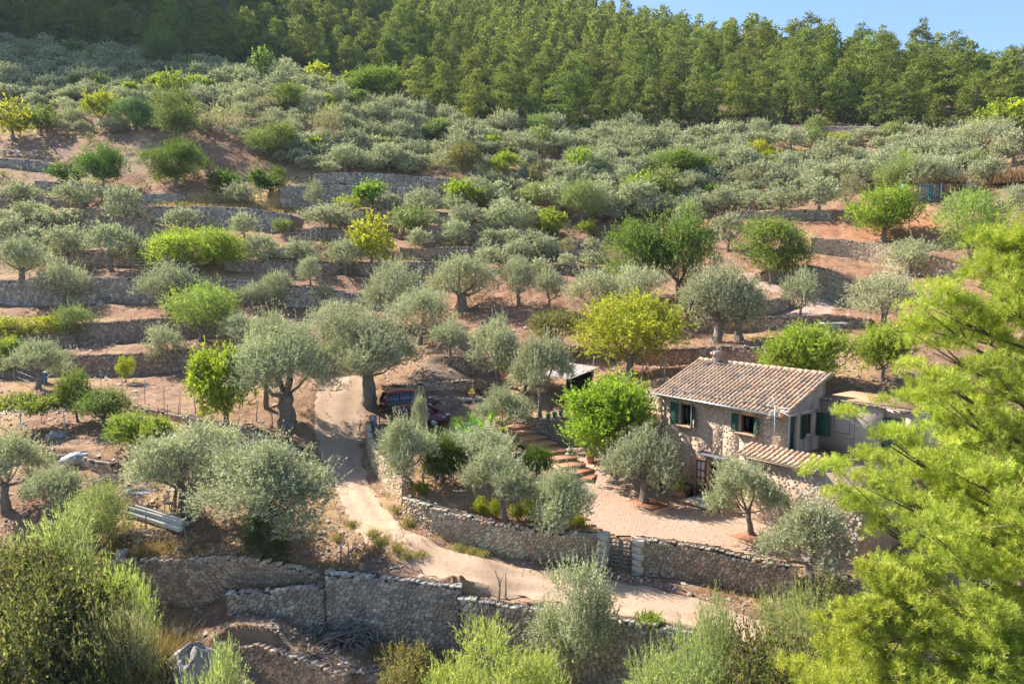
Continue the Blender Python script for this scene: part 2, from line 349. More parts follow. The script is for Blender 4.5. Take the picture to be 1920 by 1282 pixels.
def inpoly(x,y,P):
    r=np.zeros(len(x),bool); n=len(P)
    for i in range(n):
        x1,y1=P[i]; x2,y2=P[(i+1)%n]
        c=((y1>y)!=(y2>y))&(x<(x2-x1)*(y-y1)/(y2-y1+1e-12)+x1); r^=c
    return r
_nk=rng.normal(size=(26,2)); _nk=_nk/np.hypot(*_nk.T)[:,None]; _nf=np.geomspace(.25,5,26); _np=rng.uniform(0,6.28,26)
def bumps(x,y):
    o=np.zeros(len(x))
    for (a,b),f,p in zip(_nk,_nf,_np): o+=np.sin((a*x+b*y)*f+p+1.3*np.sin((b*x-a*y)*f*.7+p))*(.022/f**.6)
    return o
def Hn(x,y,detail=True):
    x=np.atleast_1d(np.asarray(x,float)).ravel(); y=np.atleast_1d(np.asarray(y,float)).ravel()
    h=Sf(x,y)+wall_offset(x,y)
    if detail:
        rm=road_mask(x,y); yd=inpoly(x,y,YARD); fl=np.where(yd,.1,1-.85*rm)
        h=h+bumps(x,y)*fl
    return h
def H1(x,y): return float(Hn([x],[y])[0])
def G(px,py): return cast(px,py,Hn)
# terrain mesh: polar grid, one sheet
azs=np.concatenate([np.radians(np.linspace(-85,-40,40,endpoint=False)),np.arctan(np.linspace(math.tan(R(-40)),math.tan(R(40)),760)),np.radians(np.linspace(40,85,41)[1:])])
ds=np.concatenate([np.geomspace(3,24,26,endpoint=False),np.geomspace(24,48,250,endpoint=False),np.geomspace(48,150,330,endpoint=False),np.geomspace(150,420,110,endpoint=False),np.geomspace(420,800,12)])
AZ,DS=np.meshgrid(azs,ds); TX=(np.sin(AZ)*DS).ravel(); TY=(np.cos(AZ)*DS).ravel()
far=np.clip((DS.ravel()-480)/200,0,1)
cl=np.minimum(DS.ravel(),480)/DS.ravel()
TZ=Hn(TX*cl,TY*cl); TZ=TZ*(1-far)+far*np.clip(TZ,-20,45)
TZ=np.clip(TZ,-12,330)
TRM=road_mask(TX,TY); TYD=inpoly(TX,TY,YARD)
TZ2=TZ-.05*(TRM>.5)-.05*TYD
na=len(azs); nd=len(ds); I=np.arange(nd*na).reshape(nd,na)
TF=np.stack([I[:-1,:-1],I[:-1,1:],I[1:,1:],I[1:,:-1]],-1).reshape(-1,4)
# ground's own colour: red earth / straw / grey gravel patches, fixed in the plan
def vnoise(x,y,s,seed):
    r=np.random.default_rng(seed); T=r.random((64,64)); u=(x/s)%64; v=(y/s)%64; i=np.floor(u).astype(int)%64; j=np.floor(v).astype(int)%64; fu=u-np.floor(u); fv=v-np.floor(v); fu=fu*fu*(3-2*fu); fv=fv*fv*(3-2*fv)
    return (T[i,j]*(1-fu)+T[(i+1)%64,j]*fu)*(1-fv)+(T[i,(j+1)%64]*(1-fu)+T[(i+1)%64,(j+1)%64]*fu)*fv
def fbm(x,y,s,seed): return sum(vnoise(x,y,s/2**k,seed+k)*.5**k for k in range(4))/1.875
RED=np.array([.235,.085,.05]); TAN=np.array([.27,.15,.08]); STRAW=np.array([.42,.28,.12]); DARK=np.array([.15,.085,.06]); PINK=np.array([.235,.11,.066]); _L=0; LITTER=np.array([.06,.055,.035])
def gcol(x,y):
    f=fbm(x,y,9,3); g=fbm(x,y,4,9); k=fbm(x,y,1.3,21)
    c=PINK+(TAN-PINK)*np.clip((f-.4)*4,0,1)[:,None]
    c=c+(RED-c)*(np.clip((fbm(x,y,14,40)-.42)*4,0,1)*np.clip((y-48)/14,.0,1))[:,None]*.9
    c=c+(STRAW-c)*(np.clip((g-.56)*7,0,.8))[:,None]
    c=c+(DARK-c)*(np.clip((k-.58)*5,0,.6))[:,None]
    return c
PATCH=[]   # (px,py,radius_m,colour,amount) named patches seen in the photograph
for px,py,r,c,a in [(390,378,5,(.62,.38,.13),.9),(505,392,4,(.62,.38,.13),.9),(430,383,4,(.6,.36,.13),.8),(220,1020,2.6,(.6,.4,.17),.9),(255,1035,2,(.55,.36,.16),.8),
 (1560,290,6,(.55,.37,.16),.9),(1480,292,6,(.52,.35,.16),.8),(1640,288,5,(.52,.35,.16),.8),(1600,430,4,(.42,.15,.06),.9),(1700,430,4,(.42,.15,.06),.9),(1660,420,4,(.42,.16,.07),.9),(1570,430,3,(.38,.14,.07),.9),
 (1640,530,3.5,(.36,.15,.08),.9),(1560,500,3,(.4,.17,.08),.8),(1500,600,3,(.38,.17,.09),.6),(1560,585,3,(.38,.16,.09),.8),(1620,590,3,(.3,.13,.08),.8),(1180,690,3.4,(.3,.12,.07),.8),(1240,690,3,(.36,.13,.06),.9),(1220,670,2.5,(.33,.12,.06),.9),(1140,680,3,(.3,.13,.08),.7),
 (860,705,3.4,(.11,.09,.085),.95),(835,700,2.4,(.12,.10,.09),.9),(890,712,2,(.14,.11,.1),.8),(815,694,2.6,(.16,.12,.10),.8),(290,275,5,(.25,.18,.1),.7),(240,300,5,(.27,.2,.11),.8),(260,380,3,(.4,.24,.13),.6),(1020,470,3,(.28,.11,.06),.8),(700,560,3,(.2,.09,.07),.8),(690,530,3,(.24,.12,.08),.6),
 (820,920,2.5,(.5,.28,.15),.8),(900,925,2,(.5,.28,.15),.6),(520,1180,3,(.22,.14,.1),.8),(430,1170,2.4,(.16,.085,.06),.8),(560,1215,2.5,(.24,.17,.12),.7),(700,1230,3,(.2,.14,.1),.7),(470,1200,1.2,(.42,.27,.17),.8),
 (700,860,1,(.3,.22,.12),.7),(620,1000,2,(.4,.27,.15),.6),(1060,755,2,(.3,.25,.13),.7),(960,770,1.5,(.45,.3,.12),.6),(1080,1130,1.5,(.42,.28,.16),.6),(930,1105,2,(.45,.29,.17),.7)]:
    P=cast(px,py,Hn); PATCH.append((P[0],P[1],r,np.array(c),a))
TC=gcol(TX,TY)
for x,y,r,c,a in PATCH:
    d=np.hypot(TX-x,(TY-y)*.8); wv=d/r+.5*(fbm(TX,TY,1.6,77)-.5)*2
    TC=TC+(c-TC)*(np.clip((1.1-wv)*3,0,1)*a)[:,None]
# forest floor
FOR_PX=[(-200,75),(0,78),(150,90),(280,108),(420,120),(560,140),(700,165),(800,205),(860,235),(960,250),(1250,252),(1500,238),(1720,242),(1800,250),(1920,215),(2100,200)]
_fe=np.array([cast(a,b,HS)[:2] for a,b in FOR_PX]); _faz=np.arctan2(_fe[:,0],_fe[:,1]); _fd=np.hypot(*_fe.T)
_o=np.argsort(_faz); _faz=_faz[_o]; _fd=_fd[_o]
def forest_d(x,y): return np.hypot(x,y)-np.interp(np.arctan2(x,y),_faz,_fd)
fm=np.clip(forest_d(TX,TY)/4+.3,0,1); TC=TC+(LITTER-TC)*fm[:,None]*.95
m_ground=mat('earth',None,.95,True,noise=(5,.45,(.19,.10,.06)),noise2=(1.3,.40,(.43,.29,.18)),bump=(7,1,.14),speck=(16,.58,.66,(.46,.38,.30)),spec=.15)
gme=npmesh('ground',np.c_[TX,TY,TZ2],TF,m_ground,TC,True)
ground=tag(link(bpy.data.objects.new('ground',gme)),kind='structure')
m_road=mat('road_dust',(.43,.305,.215),.95,noise=(.9,.65,(.33,.205,.13)),noise2=(5,.45,(.52,.39,.28)),bump=(12,1,.05),speck=(40,.62,.70,(.35,.26,.2)),spec=.15)
m_path=mat('path_dust',(.37,.27,.215),.9,noise=(.8,.5,(.30,.19,.14)),bump=(25,.4,.02),spec=.15)
for k,(A,B) in ROADS.items():
    nn=len(A); wn=15; V=[]
    for j in range(wn):
        t=j/(wn-1); P=A*(1-t)+B*t
        if j in(0,wn-1):
            D=(B-A)/np.hypot(*(B-A).T)[:,None]; P=P+D*(rng.normal(0,.16,nn))[:,None]
        z=Hn(P[:,0],P[:,1])+.02+.05*math.exp(-((t-.5)/.12)**2)-.03*(math.exp(-((t-.25)/.08)**2)+math.exp(-((t-.75)/.08)**2)); 
        if j in(0,wn-1): z-=.05
        V.append(np.c_[P,z])
    V=np.stack(V,1).reshape(-1,3); I2=np.arange(nn*wn).reshape(nn,wn)
    F2=np.stack([I2[:-1,:-1],I2[1:,:-1],I2[1:,1:],I2[:-1,1:]],-1).reshape(-1,4)
    tag(link(bpy.data.objects.new(k,npmesh(k,V,F2,m_road if k=='dirt_road' else m_path,None,True))),kind='structure')
# courtyard sheet
gx=np.arange(YARD[:,0].min(),YARD[:,0].max(),.25); gy=np.arange(YARD[:,1].min(),YARD[:,1].max(),.25); GX,GY=np.meshgrid(gx,gy)
ins=inpoly(GX.ravel(),GY.ravel(),YARD).reshape(GX.shape); fz=Hn(GX.ravel(),GY.ravel())+.012
cf=ins[:-1,:-1]&ins[1:,:-1]&ins[1:,1:]&ins[:-1,1:]; I3=np.arange(GX.size).reshape(GX.shape)
F3=np.stack([I3[:-1,:-1],I3[:-1,1:],I3[1:,1:],I3[1:,:-1]],-1)[cf]
yc=np.array([.50,.33,.23])+(np.array([.40,.36,.32])-np.array([.50,.33,.23]))*np.clip((fbm(GX.ravel(),GY.ravel(),4,5)-.4)*5,0,1)[:,None]
u_,F3r=np.unique(F3.ravel(),return_inverse=True)
m_yard=mat('cobbles',(.66,.53,.42),.9,True,noise=(1.5,.45,(.40,.20,.12)),bump=(30,.8,.03),speck=(18,.5,.62,(.5,.40,.32)),spec=.2)
tag(link(bpy.data.objects.new('courtyard',npmesh('courtyard',np.c_[GX.ravel(),GY.ravel(),fz][u_],F3r.reshape(-1,4),m_yard,yc[u_],True))),kind='structure')
print('terrain done')
# ---------------------------------------------------------------- dry stone walls
m_stone=mat('dry_stone',None,.92,True,noise=(5,.45,(.36,.33,.30)),noise2=(.7,.45,(.24,.18,.14)),bump=(16,.9,.04),speck=(30,.60,.66,(.50,.48,.44)),spec=.2)
m_core=mat('wall_rubble',(.10,.08,.065),.95,bump=(10,1,.06),spec=.1)
def clip(poly,nx,ny,c):
    out=[]
    for i in range(len(poly)):
        a=poly[i-1]; b=poly[i]; da=a[0]*nx+a[1]*ny-c; db=b[0]*nx+b[1]*ny-c
        if (da<=0)!=(db<=0):
            t=da/(da-db); out.append((a[0]+(b[0]-a[0])*t,a[1]+(b[1]-a[1])*t))
        if db<=0: out.append(b)
    return out
def voronoi(Ls,Ht,sx,sy,r,jit=.44,align=.5):
    """irregular stone cells filling length x height"""
    nx=int(Ls/sx)+3; ny=int(Ht/sy)+3; S={}
    for j in range(-1,ny):
        of=(j%2)*.5*sx
        for i in range(-1,nx): S[i,j]=((i+r.uniform(-jit,jit))*sx+of,(j+.5+r.uniform(-jit,jit)*.8)*sy)
    for j in range(0,ny-1):
        for i in range(0,nx-1):
            x,y=S[i,j]
            if r.random()<.0: continue
            P=[(x-2*sx,y-2*sy),(x+2*sx,y-2*sy),(x+2*sx,y+2*sy),(x-2*sx,y+2*sy)]
            for dj in(-2,-1,0,1,2):
                for di in(-2,-1,0,1,2):
                    if (di or dj) and (i+di,j+dj) in S:
                        a,b=S[i+di,j+dj]; ex,ey=a-x,b-y; P=clip(P,ex,ey,ex*(x+a)/2+ey*(y+b)/2)
                        if len(P)<3: break
                if len(P)<3: break
            if len(P)>=3: yield (x,y),P
PAL={'grey': [(0.459, 0.383, 0.312), (0.566, 0.479, 0.385), (0.365, 0.287, 0.229), (0.513, 0.396, 0.302), (0.405, 0.335, 0.281), (0.651, 0.563, 0.448), (0.285, 0.237, 0.193), (0.736, 0.623, 0.501)], 'brown': [(0.494, 0.312, 0.195), (0.609, 0.399, 0.254), (0.377, 0.225, 0.146), (0.668, 0.474, 0.312), (0.436, 0.287, 0.195), (0.552, 0.299, 0.176), (0.639, 0.499, 0.351), (0.306, 0.193, 0.121), (0.75, 0.519, 0.33)], 'pinkish': [(0.697, 0.449, 0.282), (0.7, 0.548, 0.351), (0.581, 0.337, 0.205), (0.7, 0.499, 0.292), (0.7, 0.624, 0.409), (0.522, 0.337, 0.224), (0.432, 0.278, 0.175), (0.75, 0.712, 0.456)], 'dark': [(0.349, 0.225, 0.151), (0.436, 0.287, 0.195), (0.29, 0.174, 0.117), (0.494, 0.349, 0.244), (0.377, 0.212, 0.136), (0.216, 0.14, 0.094), (0.567, 0.373, 0.254)]}
def stone_face(mb,P2,zb,zt,out,size,pal,r,bulge=.06,loose=.0,cap=True):
    """P2 plan polyline, zb/zt bottom and top heights along it, out=+1/-1 side the face looks to"""
    s=np.r_[0,np.cumsum(np.hypot(*np.diff(P2,axis=0).T))]; Ls=s[-1]
    T=np.gradient(P2,axis=0); T/=np.hypot(*T.T)[:,None]; Nn=np.c_[T[:,1],-T[:,0]]*out
    Hm=float((zt-zb).max())
    X=P2[:,0];Y=P2[:,1]
    for (cx,cy),P in voronoi(Ls,Hm,size*1.18,size*.92,r):
        if cx<0 or cx>Ls: continue
        b0=np.interp(cx,s,zb); t0=np.interp(cx,s,zt)-b0
        if cy>t0-size*.3: continue
        big=1
        n=len(P); gap=.035+.05*r.random(); col=np.array(pal[r.randrange(len(pal))])*r.uniform(.72,1.25)
        bl=bulge*r.uniform(.5,1.4); ti=r.uniform(-.35,.35)*bl; tj=r.uniform(-.35,.35)*bl
        mx=sum(p[0] for p in P)/n; my=sum(p[1] for p in P)/n
        V=[]
        for sc_,dp in ((1-gap,-.03),(1-gap-.04,bl*.62),(.72-gap,bl)):
            for (u,v) in P:
                uu=mx+(u-mx)*sc_; vv=my+(v-my)*sc_; uu=min(max(uu,-.05),Ls+.05); vv=min(vv,t0+.03)
                d=dp+(ti*(u-mx)+tj*(v-my))/size*(1 if dp>0 else 0)
                x=np.interp(uu,s,X);y=np.interp(uu,s,Y);nx=np.interp(uu,s,Nn[:,0]);ny=np.interp(uu,s,Nn[:,1])
                V.append((x+nx*d,y+ny*d,b0+vv))
        F=[]
        for q in range(2):
            for k in range(n):
                k2=(k+1)%n; f=[q*n+k,q*n+k2,(q+1)*n+k2,(q+1)*n+k]; F.append(f if out<0 else f[::-1])
        f=list(range(2*n,3*n)); F.append(f if out<0 else f[::-1])
        mb.add(V,F,0,tuple(np.clip(col,0,.8)))
    if cap:
        u=r.uniform(0,.2)
        while u<Ls:
            L_=r.uniform(.7,1.35)*size*1.3; c=u+L_/2
            if c>Ls: break
            x=np.interp(c,s,X)-np.interp(c,s,Nn[:,0])*.14; y=np.interp(c,s,Y)-np.interp(c,s,Nn[:,1])*.14; z=np.interp(c,s,zt)
            tx=np.interp(c,s,T[:,0]); ty=np.interp(c,s,T[:,1]); col=np.array(pal[r.randrange(len(pal))])*r.uniform(.95,1.4)
            hz=size*r.uniform(.4,.85)
            mb.box((x,y,z-hz*.2+r.uniform(-.07,.06)),(L_*.95,.36*r.uniform(.85,1.15),hz),math.atan2(ty,tx)+r.uniform(-.08,.08),0,tuple(np.clip(col,0,.8)),bev=hz*.28,rx=r.uniform(-.08,.08),ry=r.uniform(-.08,.08))
            u+=L_
def ribbon_core(mb,P2,zb,zt,out,th):
    T=np.gradient(P2,axis=0); T/=np.hypot(*T.T)[:,None]; Nn=np.c_[T[:,1],-T[:,0]]*out
    a=P2; b=P2-Nn*th; n=len(P2); V=[]
    for i in range(n):
        V+=[(a[i,0],a[i,1],zb[i]),(a[i,0],a[i,1],zt[i]-.03),(b[i,0],b[i,1],zt[i]-.03),(b[i,0],b[i,1],zb[i])]
    F=[]
    for i in range(n-1):
        for k in range(3): F.append([i*4+k,i*4+k+1,(i+1)*4+k+1,(i+1)*4+k])
    F.append([0,1,2,3]); F.append([(n-1)*4+k for k in (3,2,1,0)])
    if out>0: F=[f[::-1] for f in F]
    mb.add(V,F,1,(1,1,1))
WLAB={
 'tall':('tall grey dry stone wall below the dirt road, with a stepped straight top','grey',.30),
 'road':('grey dry stone retaining wall running right under the road edge behind the big bottom olive','grey',.31),
 'ramp':('pale grey buttress wall rising as a ramp at the left foot of the tall wall','grey',.29),
 'left':('rough brown stone retaining wall below the timber beams and the ivy covered olive','brown',.29),
 'curve':('low curved wall of rounded stones at the bottom edge beside the boulder','brown',.30),
 'garden_upper':('pinkish curved garden wall where the road bends, highest at its vertical end joint','pinkish',.24),
 'garden':('long pinkish garden wall with yellow green hedge on top, left of the wooden gate','pinkish',.26),
 'gate_right':('brown stone courtyard wall with pale pier, right of the wooden gate','brown',.25),
 'gate_far':('dark stone wall half hidden by the pine, right of the forked olive','brown',.28),
 'steps':('grey stone retaining wall beside the terracotta steps below the tin shed','grey',.24),
 'house_side':('grey retaining wall left of the house below the red earth mounds','grey',.28),
 'cars':('low stone wall behind the two parked cars','brown',.28),
 'path':('dark stone wall behind the gravel heap at the top of the footpath','dark',.28),
 'fence':('stone terrace wall behind the blue barrel and wire fence posts','dark',.28),
 'second':('dark stone terrace wall behind the leaning small olive, second terrace up on the left','dark',.28),
 'hut_terrace':('wide grey stone terrace wall with boulders at its foot, below the hut','grey',.32),
 'hut_back':('stone wall behind the olives and ladder left of the hut','brown',.30),
 'hut_right':('low dark terrace wall right of the orange laden citrus tree','dark',.30),
 'upper_left':('dark terrace wall above the hut olives on the far left','dark',.32),
 'upper_step':('very low stone edge at the left frame above the hut olives','dark',.30),
 'grey_left':('blue grey retaining wall topped with golden dry grass','grey',.32),
 'row_a':('stone wall below the white table at the left edge','grey',.34),
 'row_b':('stone wall under the dark carob on the left','grey',.34),
 'row_c':('low stone wall at left edge above the white tarpaulin','dark',.34),
 'row_d':('short stone wall left of the golden dry grass','grey',.34),
 'grey_mid':('long blue grey retaining wall behind the bright fig in the middle of the slope','grey',.34),
 'grey_top':('upper blue grey retaining wall, just above the longer one behind the fig','grey',.34),
 'row_e':('low red brown terrace wall above the yellow tree','dark',.32),
 'row_f':('grey and red terrace wall right of the yellow tree','brown',.32),
 'row_g':('long low terrace wall in the centre, below the grey and red one','brown',.32),
 'row_j':('low dark wall behind the base of the yellow walnut','dark',.32),
 'row_l':('short red brown wall right of the second slope fig','dark',.32),
 'row_m':('short brown wall left of the dark green tree pair','brown',.32),
 'row_h':('short dark terrace wall high in the centre under the dark round bush','dark',.34),
 'summit':('short pale stone wall near the forest shadow, top centre','pinkish',.34),
 'forest':('long grey wall at the foot of the pine forest on the right','grey',.36),
 'row_i':('low stone wall under the pruned olives left of the excavated red slope','pinkish',.32),
 'new_upper':('new pinkish stone wall under the red excavated slope','pinkish',.28),
 'new_lower':('tall new pinkish stone wall curving behind the paved path','pinkish',.26),
 'path_low':('short brown stone wall on the inner side of the paved path bend','brown',.27),
 'bench_wall':('stone terrace wall behind the stone bench above the house','brown',.27),
 'behind_house':('dark stone wall behind the chimney and the red earth mounds','dark',.29),
 'far_right':('brown stone wall at the right edge below the dome oven','brown',.30),
 'vine':('low broken stone wall below the tarpaulin on the left','brown',.28),
 'orchard':('low stone edging behind the yellow green saplings in the left orchard','brown',.26),
}
WALLOBJ={}
for k,W in WL.items():
    lab,pal,size=WLAB[k]; r=random.Random(k); P=W['P']
    T=np.gradient(P,axis=0); T/=np.hypot(*T.T)[:,None]; DN=np.c_[T[:,1],-T[:,0]]   # downhill side
    F_=P+DN*.05; zb=W['zm']-W['h']/2-.45; zt=W['zm']+W['h']/2+W['par']
    k_=np.array([.25,.5,.25])
    for _ in range(8 if W['st']=='near' else 3): zt[1:-1]=np.convolve(zt,k_,'valid')
    zt=zt+np.array([r.uniform(-.035,.035) for _ in zt])
    if k=='tall': pass
    zt=np.maximum(zt,zb+.5)
    mb=MB(); th=.55
    ribbon_core(mb,F_,zb,zt,1,th)
    e0=F_[0]-DN[0]*.5; e1=F_[-1]-DN[-1]*.5
    F_=np.r_[[e0+(F_[0]-e0)*0,e0+(F_[0]-e0)*.9],F_,[e1+(F_[-1]-e1)*.9,e1]]; F_[2]=F_[2]; zb=np.r_[zb[0],zb[0],zb,zb[-1],zb[-1]]; zt=np.r_[zt[0],zt[0],zt,zt[-1],zt[-1]]
    stone_face(mb,F_,zb,zt,1,size*(.64 if W['st'] in('near','pink') else .95),PAL[pal],r,bulge=.05 if W['st']!='pink' else .04)
    if k in('garden','garden_upper','gate_right'):
        zi=Hn(*(P-DN*.9).T)-.1; stone_face(mb,P-DN*(th-.05),zi,zt[2:-2],-1,size,PAL[pal],r,cap=False)
    o=mb.build('dry_stone_wall',[m_stone,m_core])
    tag(o,lab,'stone wall','dry stone terrace walls','thing'); W['zt']=zt[2:-2]; W['zb']=zb[2:-2]; WALLOBJ[k]=o
print('walls done')
# ---------------------------------------------------------------- vegetation generators
def unit(a): return a/np.maximum(np.linalg.norm(a,axis=1,keepdims=True),1e-9)
def leafmesh(P,D,ln,wd,cols,g,shape=.5,up=None):
    n=len(P); D=unit(D); s=unit(np.cross(D,g.normal(size=(n,3)))) if up is None else unit(np.cross(D,unit(up+.35*g.normal(size=(n,3)))))
    L=(ln*g.uniform(.7,1.3,n))[:,None]; W=(wd*g.uniform(.75,1.25,n))[:,None]/2
    V=np.stack([P,P+D*L*shape+s*W,P+D*L,P+D*L*shape-s*W],1).reshape(-1,3)
    F=np.arange(n*4).reshape(n,4); C=np.repeat(cols,4,axis=0)
    return V,F,C
def pick(cols,n,g,lobe_id=None,clump=.12):
    cols=np.array(cols); c=cols[g.integers(0,len(cols),n)]*g.uniform(.82,1.18,(n,1))
    if lobe_id is not None:
        t=g.uniform(1-clump,1+clump,lobe_id.max()+1); c=c*t[lobe_id][:,None]
    return c
def twigs(lobes,nt,tl,nl,ll,lw,cols,g,up=.5,rad=.7,rnd_=.5,leafspread=.8,inner=.35,shape=.5,droop=0,clump=.14,face_up=False,zs=1.0):
    C=np.array([l[0] for l in lobes]); Rr=np.array([l[1] for l in lobes]); p=Rr**2/np.sum(Rr**2)
    li=g.choice(len(lobes),nt,p=p); u=unit(g.normal(size=(nt,3))); u[:,2]=np.where(u[:,2]<-.45,-u[:,2],u[:,2])
    rr=(inner+(1-inner)*g.random(nt)**.6)[:,None]*Rr[li][:,None]
    S=C[li]+u*rr*np.array([1,1,zs])
    d=unit(u*rad+np.array([0,0,1.])*up+g.normal(size=(nt,3))*rnd_)
    t=g.random((nt,nl,1)); ln=(tl*g.uniform(.6,1.3,nt))[:,None,None]
    P=S[:,None]+d[:,None]*t*ln; 
    if droop: P[...,2]-=droop*(t[...,0]*ln[...,0])**2
    D=d[:,None]*1.0+g.normal(size=(nt,nl,3))*leafspread
    P=P.reshape(-1,3);D=D.reshape(-1,3); lid=np.repeat(li,nl)
    tw=np.repeat(g.uniform(.85,1.18,nt),nl)[:,None]
    return leafmesh(P,D,ll,lw,pick(cols,len(P),g,lid,clump)*tw,g,shape,up=np.array([0,0,1.])+0*P if face_up else None)
def joinm(parts):
    V=[];F=[];C=[];n=0
    for v,f,c in parts: V.append(v);F.append(f+n);C.append(c);n+=len(v)
    return np.concatenate(V),np.concatenate(F),np.concatenate(C)
def gnarl(mb,pts,rad,seed,n=12,flute=.24,col=(1,1,1)):
    rr=random.Random(seed); pts=[Vector(p) for p in pts]
    # subdivide
    Q=[];Rd=[]
    for i in range(len(pts)-1):
        for t in (0,.33,.66): Q.append(pts[i].lerp(pts[i+1],t)); Rd.append(rad[i]*(1-t)+rad[i+1]*t)
    Q.append(pts[-1]); Rd.append(rad[-1])
    for i in range(1,len(Q)-1): Q[i]=Q[i]+Vector((rr.uniform(-1,1),rr.uniform(-1,1),0))*Rd[i]*.18
    V=[];F=[];prev=None; ph=rr.uniform(0,6); tw=rr.uniform(1,2.2)*rr.choice((-1,1))
    for i,p in enumerate(Q):
        t=(Q[min(i+1,len(Q)-1)]-Q[max(i-1,0)]).normalized()
        a=t.cross(Vector((0,1,0)) if abs(t.y)<.9 else Vector((1,0,0))).normalized() if prev is None else (prev-t*prev.dot(t)).normalized()
        prev=a;b=t.cross(a)
        for k in range(n):
            an=2*math.pi*k/n; r=Rd[i]*(1+flute*math.sin(3*an+ph+i*.35*tw)+flute*.6*math.sin(5*an-ph+i*.5*tw)+rr.uniform(-.05,.05)); V.append(p+a*math.cos(an)*r+b*math.sin(an)*r)
    for i in range(len(Q)-1):
        for k in range(n):
            k2=(k+1)%n; F.append([i*n+k,i*n+k2,(i+1)*n+k2,(i+1)*n+k])
    F.append([(len(Q)-1)*n+k for k in range(n)]); mb.add(V,F,0,col)
m_bark=mat('olive_bark',(.19,.155,.125),.95,noise=(6,.6,(.32,.28,.24)),bump=(18,1,.06),spec=.1)
m_barkp=mat('pine_bark',(.17,.115,.085),.95,noise=(5,.6,(.26,.22,.19)),bump=(14,1,.05),spec=.1)
def leafmat(name,tr,tcol,rough=.6,spec=.25,rand=.13): return mat(name,None,rough,True,spec=spec,obj_rand=rand,trans=(tr,tcol))
LM={'olive':leafmat('olive_leaf',.22,(1.3,1.4,.8),.65,.2),'broad':leafmat('broad_leaf',.42,(1.7,1.8,.6),.6,.25,.08),'pine':leafmat('pine_needle',.22,(1.6,1.5,.6),.65,.2,.2),'shrub':leafmat('shrub_leaf',.42,(1.4,1.5,.7),.7,.2,.1),'dry':leafmat('dry_grass',.35,(1.2,1.1,.8),.8,.1,.1)}
COL={'olive':[(0.324,0.337,0.213),(0.452,0.456,0.316),(0.236,0.255,0.145),(0.393,0.41,0.256),(0.59,0.573,0.427)],
 'olive_green':[(0.264,0.319,0.109),(0.352,0.403,0.15),(0.211,0.252,0.0816),(0.422,0.454,0.204)],
 'fig':[(.21,.29,.035),(.27,.34,.045),(.15,.23,.03),(.33,.38,.06)],
 'lime':[(0.214,0.279,0.0495),(0.26,0.316,0.055),(0.158,0.223,0.0385),(0.326,0.344,0.077)],
 'yellow':[(0.342,0.331,0.0462),(0.274,0.298,0.0462),(0.399,0.353,0.0528),(0.205,0.243,0.0396)],
 'green':[(0.12,0.169,0.0517),(0.16,0.216,0.0633),(0.085,0.127,0.0403),(0.22,0.263,0.0805)],
 'almond':[(0.18,0.251,0.081),(0.24,0.307,0.099),(0.135,0.195,0.063),(0.3,0.349,0.126)],
 'carob':[(0.0438,0.0813,0.0225),(0.0625,0.112,0.025),(0.0875,0.15,0.0275),(0.138,0.2,0.0375)],
 'teal':[(0.0675,0.128,0.075),(0.09,0.165,0.09),(0.06,0.105,0.06)],
 'shrub':[(0.15,0.195,0.0675),(0.21,0.255,0.0825),(0.12,0.15,0.0525),(0.255,0.285,0.12)],
 'brown':[(0.216,0.176,0.0945),(0.162,0.162,0.0743),(0.27,0.216,0.108),(0.135,0.149,0.054)],
 'grey':[(0.3,0.27,0.217),(0.36,0.315,0.255),(0.255,0.24,0.165),(0.225,0.225,0.135)],
 'broom':[(0.338,0.375,0.125),(0.413,0.438,0.163),(0.275,0.325,0.1),(0.475,0.475,0.213)],
 'tamarisk':[(0.253,0.286,0.14),(0.327,0.354,0.182),(0.194,0.232,0.0979),(0.402,0.408,0.238)],
 'wild':[(0.196,0.141,0.114),(0.0587,0.0743,0.0342),(0.121,0.134,0.0578),(0.17,0.177,0.0744),(0.085,0.0972,0.0413),(0.226,0.216,0.0909)],
 'hedge':[(0.24,0.276,0.024),(0.312,0.324,0.03),(0.18,0.216,0.024)],
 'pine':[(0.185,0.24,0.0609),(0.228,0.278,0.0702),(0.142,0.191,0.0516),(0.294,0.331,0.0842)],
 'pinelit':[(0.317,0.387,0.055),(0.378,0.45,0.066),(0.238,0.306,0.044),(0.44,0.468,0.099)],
 'straw':[(0.42,0.31,0.15),(0.5,0.38,0.19),(0.34,0.25,0.13)],
 'orange':[(0.6,0.32,0.03)]}
LODP={'A':(1500,17,.115,.038),'B':(760,15,.14,.048),'C':(400,11,.21,.085),'D':(190,9,.32,.14)}
def umbrella(g,n,R_,z0,z1,rl=(.55,.95),flat=.9):
    L=[]
    for i in range(n):
        a=2*math.pi*(i*.618+g.uniform(-.08,.08)); f=math.sqrt((i+.4)/n); r=R_*f*.78
        z=z1-(z1-z0)*(f**2)*.75-g.uniform(0,.35)*(z1-z0)
        L.append((np.array([r*math.cos(a),r*math.sin(a),z]),g.uniform(*rl)*R_/2.1))
    return L
def ball(g,n,R_,zc,rz,rl=(.5,.85)):
    L=[]
    for i in range(n):
        u=g.normal(size=3); u/=np.linalg.norm(u); k=(.35+.65*g.random())**.5
        c=np.array([u[0]*R_*.72*k,u[1]*R_*.72*k,zc+u[2]*rz*.72*k]); L.append((c,g.uniform(*rl)*R_/2.1))
    return L
